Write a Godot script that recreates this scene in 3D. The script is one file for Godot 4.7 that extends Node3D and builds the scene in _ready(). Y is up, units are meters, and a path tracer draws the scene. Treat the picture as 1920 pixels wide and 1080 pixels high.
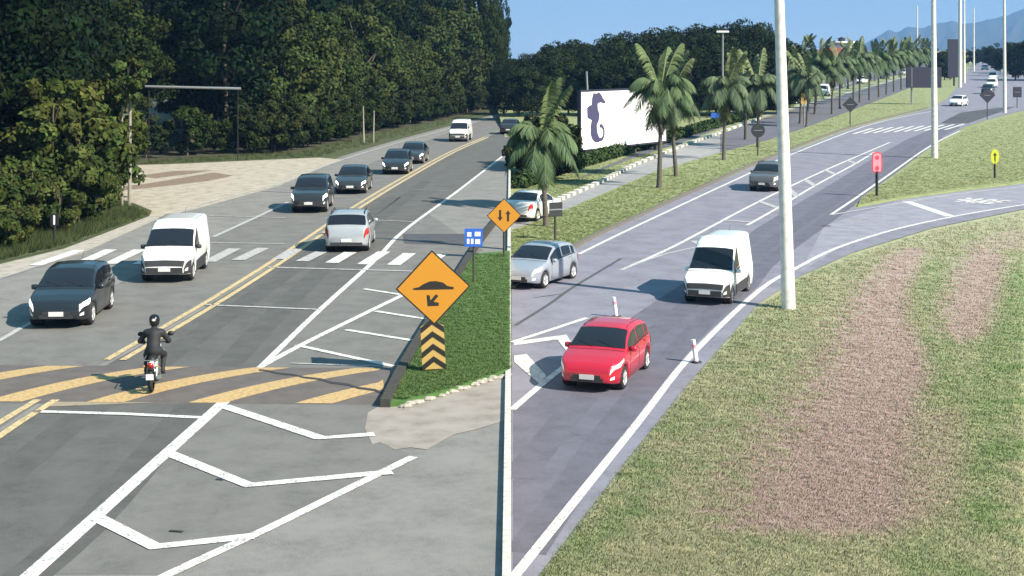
extends Node3D
# Two roads meeting in one daylight place: a wooded highway with a speed hump, and a palm-lined avenue with a grass field.
# Ground positions are read as pixels of the 1920x1080 frame and laid on the flat ground (the highway lies 7.5 m under the camera, the avenue lower and gently climbing).
const F := 2700.0      # focal length in pixels of the 1920 wide frame
const HC := 7.5        # camera above the highway
const YH := 110.0      # row of the horizon
const HR := 9.4       # camera above the avenue, which lies lower and climbs gently
const YR := 72.0
var avenue_side := false
var unit := 1.0
var rng := RandomNumberGenerator.new()
var M := {}
var used := {}

func _ready():
	rng.seed = 7
	# ---- camera
	var cam := Camera3D.new()
	cam.name = "camera"
	cam.projection = Camera3D.PROJECTION_FRUSTUM
	cam.near = 0.1
	cam.far = 20000.0
	cam.size = 0.1 * 1080.0 / F
	cam.frustum_offset = Vector2(0, -0.1 * (540.0 - YH) / F)
	cam.position = Vector3(0, HC, 0)
	add_child(cam)
	cam.current = true
	# ---- sky, exposure, haze
	var we := WorldEnvironment.new()
	we.name = "world_environment"
	var env := Environment.new()
	env.background_mode = Environment.BG_SKY
	var sm := ProceduralSkyMaterial.new()
	sm.sky_top_color = lin(0.105, 0.245, 0.350)
	sm.sky_horizon_color = lin(0.300, 0.375, 0.440)
	sm.sky_curve = 0.045
	sm.ground_bottom_color = lin(0.10, 0.11, 0.08)
	sm.ground_horizon_color = lin(0.26, 0.30, 0.33)
	sm.sun_angle_max = 8.0
	var sky := Sky.new()
	sky.sky_material = sm
	env.sky = sky
	env.tonemap_mode = Environment.TONE_MAPPER_LINEAR
	env.tonemap_exposure = 1.95
	env.fog_enabled = true
	env.fog_density = 0.00017
	env.fog_light_color = lin(0.22, 0.45, 0.86)
	env.sdfgi_enabled = true
	env.ssao_enabled = true
	env.ssil_enabled = true
	we.environment = env
	add_child(we)
	# ---- sun: behind the camera to the right; shadows fall away and to the left
	var sun := DirectionalLight3D.new()
	sun.name = "sun"
	sun.light_energy = 1.6
	sun.light_color = Color(1.0, 0.955, 0.88)
	sun.light_angular_distance = 0.5
	sun.shadow_enabled = true
	var az := deg_to_rad(56.0)
	var el := deg_to_rad(38.0)
	var fall := Vector3(-sin(az) * cos(el), -sin(el), -cos(az) * cos(el))
	sun.basis = Basis.looking_at(fall, Vector3.UP)
	add_child(sun)
	# ---- scene
	make_materials()
	make_ground()
	make_left_road()
	make_right_road()
	make_far()
	make_left_signs()
	make_right_signs()
	make_vehicles()
	make_motorbike()
	make_trees()
	make_palms()
	make_grass()

# ---------------------------------------------------------------- helpers
func lin(r: float, g: float, b: float) -> Color:
	return Color(r, g, b).linear_to_srgb()

func gp(px: float, py: float, h := 0.0) -> Vector3:
	var d := HR * F / (py - YR) if avenue_side else HC * F / (py - YH)
	return Vector3((px - 960.0) * d / F, floor_y(d) + h, -d)

func floor_y(d: float) -> float:
	return HC - HR + d * (YH - YR) / F if avenue_side else 0.0

func ppm(py: float) -> float:
	return (py - YR) / HR if avenue_side else (py - YH) / HC

func numbered(called: String) -> String:
	if not used.has(called):
		used[called] = 0
		return called
	used[called] += 1
	return "%s_%03d" % [called, used[called]]

func thing(called: String, label: String, category: String, at := Vector3.ZERO, turn := 0.0, group := "") -> Node3D:
	var o := Node3D.new()
	o.name = numbered(called)
	add_child(o)
	o.position = at
	o.rotation.y = turn
	o.scale = Vector3.ONE * unit
	tag(o, label, category, group)
	return o

func tag(o: Node, label: String, category: String, group := "", kind := ""):
	if label: o.set_meta("label", label)
	if category: o.set_meta("category", category)
	if group: o.set_meta("group", group)
	if kind: o.set_meta("kind", kind)

func structure(called: String, label := "", category := "") -> Node3D:
	var o := Node3D.new()
	o.name = numbered(called)
	add_child(o)
	o.set_meta("kind", "structure")
	tag(o, label, category)
	return o

func copy(o: Node3D, label := "", group := "") -> Node3D:
	var c: Node3D = o.duplicate()
	var stem: String = o.get_meta("stem") if o.has_meta("stem") else String(o.name)
	c.name = numbered(stem)
	add_child(c)
	if label: c.set_meta("label", label)
	if group: c.set_meta("group", group)
	return c

func st_new(smooth := true) -> SurfaceTool:
	var st := SurfaceTool.new()
	st.begin(Mesh.PRIMITIVE_TRIANGLES)
	st.set_smooth_group(0 if smooth else -1)
	return st

func commit(st: SurfaceTool) -> ArrayMesh:
	st.generate_normals()
	return st.commit()

func part(called: String, mesh: Mesh, m: Material, parent: Node, at := Vector3.ZERO) -> MeshInstance3D:
	var o := MeshInstance3D.new()
	o.name = called
	o.mesh = mesh
	o.material_override = m
	o.position = at
	parent.add_child(o, true)
	return o

func build(called: String, st: SurfaceTool, m: Material, parent: Node, at := Vector3.ZERO) -> MeshInstance3D:
	return part(called, commit(st), m, parent, at)

# quad given counter-clockwise as seen from outside
func quad(st: SurfaceTool, a: Vector3, b: Vector3, c: Vector3, d: Vector3):
	st.add_vertex(a); st.add_vertex(c); st.add_vertex(b)
	st.add_vertex(a); st.add_vertex(d); st.add_vertex(c)

func tri(st: SurfaceTool, a: Vector3, b: Vector3, c: Vector3):
	st.add_vertex(a); st.add_vertex(c); st.add_vertex(b)

func box(st: SurfaceTool, c: Vector3, s: Vector3, t := Transform3D.IDENTITY):
	st.set_smooth_group(-1)
	var h := s / 2.0
	var v := []
	for i in 8:
		v.append(t * (c + Vector3(h.x if i & 1 else -h.x, h.y if i & 2 else -h.y, h.z if i & 4 else -h.z)))
	quad(st, v[4], v[5], v[7], v[6]); quad(st, v[1], v[0], v[2], v[3])
	quad(st, v[5], v[1], v[3], v[7]); quad(st, v[0], v[4], v[6], v[2])
	quad(st, v[6], v[7], v[3], v[2]); quad(st, v[0], v[1], v[5], v[4])
	st.set_smooth_group(0)

func tube(st: SurfaceTool, a: Vector3, b: Vector3, ra: float, rb: float, n := 10, caps := true):
	var ax := (b - a).normalized()
	var u := ax.cross(Vector3.UP if abs(ax.y) < 0.9 else Vector3.RIGHT).normalized()
	var w := ax.cross(u)
	for i in n:
		var t0 := TAU * i / n
		var t1 := TAU * (i + 1) / n
		var d0 := u * cos(t0) + w * sin(t0)
		var d1 := u * cos(t1) + w * sin(t1)
		quad(st, a + d0 * ra, a + d1 * ra, b + d1 * rb, b + d0 * rb)
	if caps:
		st.set_smooth_group(-1)
		for i in n:
			var t0 := TAU * i / n
			var t1 := TAU * (i + 1) / n
			var d0 := u * cos(t0) + w * sin(t0)
			var d1 := u * cos(t1) + w * sin(t1)
			tri(st, a, a + d1 * ra, a + d0 * ra)
			tri(st, b, b + d0 * rb, b + d1 * rb)
		st.set_smooth_group(0)

func path_tube(st: SurfaceTool, pts: Array, radii: Array, n := 8):
	for i in pts.size() - 1:
		tube(st, pts[i], pts[i + 1], radii[i], radii[i + 1], n, i == 0 or i == pts.size() - 2)

# flat polygon (points x,y, counter-clockwise) pushed out to a slab facing +z
func slab(st: SurfaceTool, poly: PackedVector2Array, z0: float, z1: float, t := Transform3D.IDENTITY):
	st.set_smooth_group(-1)
	var idx := Geometry2D.triangulate_polygon(poly)
	for k in range(0, idx.size(), 3):
		var a := poly[idx[k]]; var b := poly[idx[k + 1]]; var c := poly[idx[k + 2]]
		if (b - a).cross(c - a) < 0:
			var s := b; b = c; c = s
		tri(st, t * Vector3(a.x, a.y, z1), t * Vector3(b.x, b.y, z1), t * Vector3(c.x, c.y, z1))
		tri(st, t * Vector3(a.x, a.y, z0), t * Vector3(c.x, c.y, z0), t * Vector3(b.x, b.y, z0))
	var area := 0.0
	for i in poly.size():
		area += poly[i].cross(poly[(i + 1) % poly.size()])
	for i in poly.size():
		var p := poly[i]; var q := poly[(i + 1) % poly.size()]
		if area < 0:
			var s := p; p = q; q = s
		quad(st, t * Vector3(p.x, p.y, z0), t * Vector3(q.x, q.y, z0), t * Vector3(q.x, q.y, z1), t * Vector3(p.x, p.y, z1))
	st.set_smooth_group(0)

func ngon(r: float, n: int, turn := 0.0, sx := 1.0, sy := 1.0) -> PackedVector2Array:
	var p := PackedVector2Array()
	for i in n:
		p.append(Vector2(cos(TAU * i / n + turn) * r * sx, sin(TAU * i / n + turn) * r * sy))
	return p

# lathe round the y axis; profile points (radius, y) from bottom to top
func lathe(st: SurfaceTool, prof: Array, n := 14, t := Transform3D.IDENTITY):
	for k in prof.size() - 1:
		var p: Vector2 = prof[k]; var q: Vector2 = prof[k + 1]
		for i in n:
			var a := TAU * i / n; var b := TAU * (i + 1) / n
			quad(st, t * Vector3(cos(b) * p.x, p.y, sin(b) * p.x), t * Vector3(cos(a) * p.x, p.y, sin(a) * p.x), t * Vector3(cos(a) * q.x, q.y, sin(a) * q.x), t * Vector3(cos(b) * q.x, q.y, sin(b) * q.x))

# ground polygon from pixel pairs, at height h
func sheet_mesh(px: Array, h: float) -> ArrayMesh:
	var w := PackedVector2Array()
	for i in range(0, px.size(), 2):
		var p := gp(px[i], px[i + 1])
		w.append(Vector2(p.x, p.z))
	return sheet_world(w, h)

func sheet_world(w: PackedVector2Array, h: float) -> ArrayMesh:
	var st := st_new()
	var idx := Geometry2D.triangulate_polygon(w)
	for k in range(0, idx.size(), 3):
		var a := w[idx[k]]; var b := w[idx[k + 1]]; var c := w[idx[k + 2]]
		if (b - a).cross(c - a) > 0:
			var s := b; b = c; c = s
		for v in [a, c, b]:
			st.set_normal(Vector3.UP)
			st.set_uv(Vector2(v.x, v.y))
			st.add_vertex(Vector3(v.x, floor_y(-v.y) + h, v.y))
	return st.commit()

func sheet(called: String, px: Array, h: float, m: Material, parent: Node) -> MeshInstance3D:
	return part(called, sheet_mesh(px, h), m, parent)

# raised slab with sides (kerb face) from pixel pairs
func raised(called: String, px: Array, h0: float, h1: float, m: Material, parent: Node) -> MeshInstance3D:
	var w := PackedVector2Array()
	for i in range(0, px.size(), 2):
		var p := gp(px[i], px[i + 1])
		w.append(Vector2(p.x, -p.z))
	var st := st_new(false)
	var rise := (YH - YR) / F if avenue_side else 0.0
	slab(st, w, h0, h1, Transform3D(Basis(Vector3.RIGHT, Vector3(0, rise, -1), Vector3.UP), Vector3(0, floor_y(0.0), 0)))
	return build(called, st, m, parent)

func smooth_px(px: Array, sub := 4) -> PackedVector3Array:
	var p := []
	for i in range(0, px.size(), 2):
		p.append(gp(px[i], px[i + 1]))
	var out := PackedVector3Array()
	for i in p.size() - 1:
		var a: Vector3 = p[max(i - 1, 0)]; var b: Vector3 = p[i]; var c: Vector3 = p[i + 1]; var d: Vector3 = p[min(i + 2, p.size() - 1)]
		if sub == 1:
			out.append(b)
			continue
		for k in sub:
			out.append(b.cubic_interpolate(c, a, d, float(k) / sub))
	out.append(p[-1])
	return out

# painted line: pixel polyline, width and sideways offset in metres
func ribbon_mesh(pts: PackedVector3Array, width: float, h: float, off := 0.0) -> ArrayMesh:
	var st := st_new()
	var l := []; var r := []
	for i in pts.size():
		var a := pts[max(i - 1, 0)]; var b := pts[min(i + 1, pts.size() - 1)]
		var side := (b - a).normalized().cross(Vector3.UP)
		l.append(Vector3(0, h, 0) + pts[i] + side * (off - width / 2))
		r.append(Vector3(0, h, 0) + pts[i] + side * (off + width / 2))
	for i in pts.size() - 1:
		quad(st, l[i], r[i], r[i + 1], l[i + 1])
	return commit(st)

func line(called: String, px: Array, width: float, h: float, m: Material, parent: Node, off := 0.0, sub := 4) -> MeshInstance3D:
	return part(called, ribbon_mesh(smooth_px(px, sub), width * unit, h, off * unit), m, parent)

# ---------------------------------------------------------------- materials
func noise(seed_: int, freq: float, oct := 3, kind := FastNoiseLite.TYPE_SIMPLEX_SMOOTH) -> FastNoiseLite:
	var n := FastNoiseLite.new()
	n.seed = seed_
	n.frequency = freq
	n.noise_type = kind
	n.fractal_octaves = oct
	return n

func mix_image(size: int, layers: Array, ramp: Array) -> ImageTexture:
	# layers: [seed, frequency, octaves, weight]; ramp: [[position, Color(linear)], ...]
	var data := []
	for l in layers:
		var im: Image = noise(l[0], l[1], l[2]).get_seamless_image(size, size)
		im.convert(Image.FORMAT_L8)
		data.append(im.get_data())
	var lut := PackedByteArray()
	for i in 256:
		var t := i / 255.0
		var c: Color = ramp[0][1]
		for k in ramp.size() - 1:
			if t >= ramp[k][0]:
				c = ramp[k][1].lerp(ramp[k + 1][1], clampf((t - ramp[k][0]) / (ramp[k + 1][0] - ramp[k][0]), 0, 1))
		c = c.linear_to_srgb()
		lut.append(int(clampf(c.r, 0, 1) * 255)); lut.append(int(clampf(c.g, 0, 1) * 255)); lut.append(int(clampf(c.b, 0, 1) * 255))
	var n := size * size
	var out := PackedByteArray()
	out.resize(n * 3)
	var d0: PackedByteArray = data[0]
	var d1: PackedByteArray = data[1] if data.size() > 1 else data[0]
	var d2: PackedByteArray = data[2] if data.size() > 2 else data[0]
	var w0: float = layers[0][3]
	var w1: float = layers[1][3] if data.size() > 1 else 0.0
	var w2: float = layers[2][3] if data.size() > 2 else 0.0
	var bias := 127.5 - 127.5 * (w0 + w1 + w2)
	for i in n:
		var v := clampi(int(bias + d0[i] * w0 + d1[i] * w1 + d2[i] * w2), 0, 255) * 3
		var j := i * 3
		out[j] = lut[v]; out[j + 1] = lut[v + 1]; out[j + 2] = lut[v + 2]
	return ImageTexture.create_from_image(Image.create_from_data(size, size, false, Image.FORMAT_RGB8, out))

func mat(c: Color, rough := 0.8, metal := 0.0, tex: Texture2D = null, metres := 1.0) -> StandardMaterial3D:
	var m := StandardMaterial3D.new()
	m.albedo_color = c
	m.roughness = rough
	m.metallic = metal
	if tex:
		m.albedo_texture = tex
		m.uv1_triplanar = true
		m.uv1_world_triplanar = true
		m.uv1_scale = Vector3.ONE / metres
	return m

func paint(c: Color, metal := 0.0, rough := 0.32) -> StandardMaterial3D:
	var m := mat(c, rough, metal)
	m.clearcoat_enabled = true
	m.clearcoat = 0.8
	m.clearcoat_roughness = 0.08
	return m

func leaf_mat(c: Color) -> StandardMaterial3D:
	var m := mat(c, 0.85)
	m.metallic_specular = 0.2
	m.vertex_color_use_as_albedo = true
	m.cull_mode = BaseMaterial3D.CULL_DISABLED
	m.backlight_enabled = true
	m.backlight = lin(0.03, 0.05, 0.01)
	return m

func make_materials():
	var g := Color(1, 1, 1)
	var asph := mix_image(1024, [[1, 0.40, 2, 0.75], [2, 0.009, 4, 0.55], [3, 0.05, 3, 0.28]], [[0.0, g * 0.50], [0.3, g * 0.76], [0.6, g * 0.94], [0.85, g * 1.0], [1.0, Color(1.18, 1.17, 1.14) * 0.85]])
	M.asphalt_old = mat(lin(0.218, 0.214, 0.206), 0.92, 0, asph, 14.0)
	M.asphalt_lane = mat(lin(0.112, 0.111, 0.107), 0.9, 0, asph, 14.0)
	M.asphalt_island = mat(lin(0.168, 0.165, 0.159), 0.92, 0, asph, 12.0)
	M.asphalt_avenue = mat(lin(0.220, 0.219, 0.276), 0.9, 0, asph, 16.0)
	M.asphalt_avenue_lane = mat(lin(0.135, 0.135, 0.180), 0.88, 0, asph, 13.0)
	M.asphalt_side = mat(lin(0.28, 0.28, 0.34), 0.9, 0, asph, 12.0)
	M.path = mat(lin(0.30, 0.30, 0.31), 0.9, 0, asph, 10.0)
	M.asphalt_far = mat(lin(0.13, 0.13, 0.16), 0.9, 0, asph, 20.0)
	M.track = mat(lin(0.096, 0.095, 0.092), 0.88, 0, asph, 9.0)
	M.track_avenue = mat(lin(0.122, 0.122, 0.163), 0.88, 0, asph, 9.0)
	M.patch = mat(lin(0.075, 0.077, 0.09), 0.9, 0, asph, 5.0)  # dark asphalt; also fills the painted sign shadow on the highway
	M.tar_and_shadow = mat(lin(0.035, 0.035, 0.04), 0.85)  # tar spots, and the shadow line painted over the hump
	var conc := mix_image(512, [[5, 0.25, 2, 0.5], [6, 0.015, 4, 0.8]], [[0, Color(0.55, 0.52, 0.47)], [0.5, Color(0.86, 0.83, 0.79)], [1, Color(1, 0.98, 0.95)]])
	M.concrete = mat(lin(0.42, 0.40, 0.37), 0.9, 0, conc, 5.0)
	M.concrete_pink = mat(lin(0.33, 0.305, 0.29), 0.9, 0, conc, 6.0)
	M.kerb = mat(lin(0.16, 0.155, 0.14), 0.9, 0, conc, 2.0)
	M.kerb_painted_shade = mat(lin(0.05, 0.05, 0.045), 0.9, 0, conc, 2.0)  # shade of the kerb face put into the colour
	M.kerb_white = mat(lin(0.62, 0.62, 0.60), 0.8, 0, conc, 2.0)
	var dirt := mix_image(512, [[8, 0.2, 2, 0.5], [9, 0.02, 4, 0.9]], [[0, Color(0.26, 0.20, 0.15)], [0.4, Color(0.40, 0.36, 0.29)], [1, Color(0.52, 0.48, 0.41)]])
	M.dirt = mat(Color(0.94, 0.94, 0.94), 0.95, 0, dirt, 9.0)
	M.dirt_red = mat(lin(0.46, 0.38, 0.34), 0.95, 0, dirt, 4.0)
	var worn := mix_image(1024, [[11, 0.09, 4, 0.75], [12, 0.02, 3, 0.5], [13, 0.4, 1, 0.35]], [[0.0, Color(0.20, 0.20, 0.20)], [0.24, Color(0.36, 0.36, 0.36)], [0.40, Color(0.74, 0.74, 0.73)], [0.7, Color(0.84, 0.84, 0.83)], [1.0, Color(0.95, 0.95, 0.94)]])
	M.white_line = mat(lin(0.80, 0.80, 0.79), 0.75, 0, worn, 7.0)
	M.white_worn = mat(lin(0.52, 0.52, 0.53), 0.8, 0, worn, 5.0)
	M.white_faint = mat(lin(0.37, 0.37, 0.39), 0.85, 0, worn, 4.0)
	M.yellow_line = mat(lin(0.66, 0.52, 0.29), 0.8, 0, worn, 6.0)
	M.yellow_band = mat(lin(0.60, 0.42, 0.20), 0.85, 0, worn, 2.6)
	M.hump = mat(lin(0.125, 0.110, 0.105), 0.92, 0, asph, 6.0)
	M.tan_worn = mat(lin(0.33, 0.29, 0.22), 0.95, 0, conc, 1.5)
	var turf := mix_image(1024, [[21, 0.30, 3, 0.9], [22, 0.012, 4, 0.75], [23, 0.05, 3, 0.4]], [[0, Color(0.115, 0.150, 0.060)], [0.35, Color(0.195, 0.235, 0.100)], [0.6, Color(0.255, 0.280, 0.135)], [0.8, Color(0.32, 0.32, 0.175)], [1, Color(0.38, 0.36, 0.22)]])
	M.turf = mat(Color(1, 1, 1), 0.95, 0, turf, 13.0)
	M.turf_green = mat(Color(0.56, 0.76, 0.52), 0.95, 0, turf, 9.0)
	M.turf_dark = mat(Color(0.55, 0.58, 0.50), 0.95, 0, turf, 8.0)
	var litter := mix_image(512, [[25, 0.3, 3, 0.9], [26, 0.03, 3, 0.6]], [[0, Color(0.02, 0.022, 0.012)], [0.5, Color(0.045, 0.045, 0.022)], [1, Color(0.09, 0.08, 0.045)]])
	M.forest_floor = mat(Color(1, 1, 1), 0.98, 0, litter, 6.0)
	M.hill = mat(Color(1, 1, 1), 0.95, 0, litter, 260.0)
	M.black = mat(lin(0.012, 0.012, 0.013), 0.6)
	M.plastic = mat(lin(0.03, 0.03, 0.033), 0.6)
	M.tyre = mat(lin(0.018, 0.018, 0.018), 0.85)
	M.rim = mat(lin(0.62, 0.62, 0.64), 0.35, 0.6)
	M.rim_dark = mat(lin(0.20, 0.20, 0.21), 0.5, 0.4)
	M.car_glass = mat(lin(0.012, 0.014, 0.020), 0.06)
	M.headlight = mat(lin(0.72, 0.74, 0.76), 0.12)
	M.headlight_on = mat(lin(0.85, 0.87, 0.90), 0.15)
	M.headlight_on.emission_enabled = true
	M.headlight_on.emission = Color(0.95, 0.97, 1.0)
	M.headlight_on.emission_energy_multiplier = 2.0
	M.taillight = mat(lin(0.35, 0.02, 0.02), 0.2)
	M.plate = mat(lin(0.60, 0.60, 0.60), 0.5)
	M.chrome = mat(lin(0.6, 0.6, 0.62), 0.2, 0.9)
	M.white_paint = paint(lin(0.78, 0.79, 0.78))
	M.red_paint = paint(lin(0.44, 0.006, 0.028), 0.0)
	M.silver_paint = paint(lin(0.36, 0.39, 0.45), 0.35)
	M.silver_left = paint(lin(0.42, 0.44, 0.46), 0.35)
	M.black_paint = paint(lin(0.010, 0.012, 0.015))
	M.dark_paint = paint(lin(0.018, 0.020, 0.022))
	M.grey_paint = paint(lin(0.035, 0.038, 0.042), 0.3)
	M.gold_paint = paint(lin(0.13, 0.125, 0.125), 0.4)
	M.blue_paint = paint(lin(0.02, 0.05, 0.22))
	M.pole_white = mat(lin(0.80, 0.80, 0.79), 0.7, 0, conc, 3.0)
	M.steel = mat(lin(0.30, 0.31, 0.32), 0.5, 0.6)
	M.post_dark = mat(lin(0.045, 0.042, 0.038), 0.7)
	M.sign_yellow = mat(lin(0.52, 0.225, 0.016), 0.55)
	M.sign_cream = mat(lin(0.50, 0.33, 0.10), 0.6)
	M.sign_black = mat(lin(0.015, 0.014, 0.012), 0.6)
	M.sign_blue = mat(lin(0.03, 0.12, 0.52), 0.5)
	M.sign_white = mat(lin(0.75, 0.76, 0.78), 0.6)
	M.sign_red = mat(lin(0.62, 0.05, 0.08), 0.5)
	M.sign_pink = mat(lin(0.68, 0.27, 0.33), 0.6)
	M.sign_lime = mat(lin(0.55, 0.58, 0.03), 0.55)
	M.sign_back = mat(lin(0.02, 0.024, 0.028), 0.6)
	M.sign_back_blue = mat(lin(0.022, 0.022, 0.045), 0.6)
	M.billboard = mat(lin(0.80, 0.80, 0.83), 0.7)
	M.seahorse = mat(lin(0.045, 0.043, 0.105), 0.7)
	M.faint_print = mat(lin(0.52, 0.42, 0.50), 0.7)
	var barkt := mix_image(256, [[31, 0.08, 3, 0.9], [32, 0.02, 3, 0.5]], [[0, Color(0.4, 0.38, 0.34)], [1, Color(1, 1, 1)]])
	M.bark = mat(lin(0.13, 0.11, 0.085), 0.95, 0, barkt, 1.2)
	M.bark_pale = mat(lin(0.36, 0.35, 0.31), 0.9, 0, barkt, 1.2)
	M.palm_bark = mat(lin(0.15, 0.135, 0.115), 0.95, 0, barkt, 0.8)
	M.leaf = leaf_mat(Color(1, 1, 1))
	M.dry_leaf = leaf_mat(lin(0.95, 0.72, 0.50))
	M.jacket = mat(lin(0.014, 0.015, 0.019), 0.75)
	M.trousers = mat(lin(0.012, 0.012, 0.015), 0.85)
	M.helmet = mat(lin(0.010, 0.010, 0.011), 0.25)
	M.visor = mat(lin(0.02, 0.02, 0.025), 0.1)
	M.bike_white = paint(lin(0.76, 0.77, 0.78))
	M.bike_metal = mat(lin(0.30, 0.31, 0.30), 0.4, 0.7)
	M.house_white = mat(lin(0.70, 0.68, 0.68), 0.8)
	M.roof_red = mat(lin(0.24, 0.06, 0.045), 0.9)
	M.window = mat(lin(0.03, 0.04, 0.05), 0.1)

# ---------------------------------------------------------------- ground and roads
func make_ground():
	# the highway's ground, a level shelf held by a wall where it meets the lower avenue
	var g := structure("ground")
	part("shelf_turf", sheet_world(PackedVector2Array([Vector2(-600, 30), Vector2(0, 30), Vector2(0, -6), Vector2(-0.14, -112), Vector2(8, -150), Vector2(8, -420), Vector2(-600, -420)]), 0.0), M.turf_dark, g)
	avenue_side = true
	part("avenue_turf", sheet_world(PackedVector2Array([Vector2(-0.05, 30), Vector2(700, 30), Vector2(900, -1100), Vector2(215, -1100), Vector2(60, -300), Vector2(-4, -285), Vector2(-0.2, -115), Vector2(-0.05, -6)]), 0.0), M.turf, g)
	avenue_side = false
	var wl := structure("retaining_wall")
	var wp := [Vector3(-0.06, 0, 30)]
	for i in 22: wp.append(Vector3(-0.06 - 0.0011 * 5.0 * i, 0, -6.0 - 5.0 * i))
	for i in wp.size() - 1:
		var a: Vector3 = wp[i]; var b: Vector3 = wp[i + 1]
		var ws := st_new(false)
		box(ws, Vector3.ZERO, Vector3(0.10, 3.2, a.distance_to(b) - 0.01), Transform3D(Basis.looking_at((b - a).normalized(), Vector3.UP), (a + b) / 2 + Vector3(0, -1.58, 0)))
		build("wall_panel", ws, M.concrete, wl)
		ws = st_new(false)
		box(ws, Vector3.ZERO, Vector3(0.13, 0.10, a.distance_to(b) - 0.015), Transform3D(Basis.looking_at((b - a).normalized(), Vector3.UP), (a + b) / 2 + Vector3(0, 0.075, 0)))
		build("coping_stone", ws, M.kerb_white, wl)
	# floor of the wood beside the highway
	var fl := structure("forest_ground")
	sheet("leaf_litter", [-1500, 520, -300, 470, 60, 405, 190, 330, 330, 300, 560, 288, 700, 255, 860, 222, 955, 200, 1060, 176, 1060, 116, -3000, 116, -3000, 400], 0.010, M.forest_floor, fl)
	var vg := structure("grass_verge_beside_wood")
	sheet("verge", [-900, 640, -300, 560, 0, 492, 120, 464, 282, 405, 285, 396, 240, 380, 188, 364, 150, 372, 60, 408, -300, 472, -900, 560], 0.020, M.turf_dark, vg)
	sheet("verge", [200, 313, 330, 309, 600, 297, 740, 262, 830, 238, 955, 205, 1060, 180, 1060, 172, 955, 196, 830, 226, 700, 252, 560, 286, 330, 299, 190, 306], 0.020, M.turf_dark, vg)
	var tr := structure("track")
	sheet("dirt_track", [180, 366, 190, 345, 186, 318, 200, 312, 330, 308, 600, 296, 640, 300, 520, 350, 370, 392, 300, 408, 280, 406, 285, 396, 240, 378], 0.026, M.dirt, tr)
	sheet("red_soil_patch", [205, 352, 270, 346, 330, 336, 400, 324, 438, 330, 390, 340, 310, 350, 230, 358], 0.030, M.dirt_red, tr)
	sheet("red_soil_patch", [260, 330, 330, 321, 400, 320, 350, 328, 290, 335], 0.030, M.dirt_red, tr)
	sheet("grass_patch", [186, 326, 200, 318, 250, 317, 272, 322, 240, 327], 0.031, M.turf_dark, tr)

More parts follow.
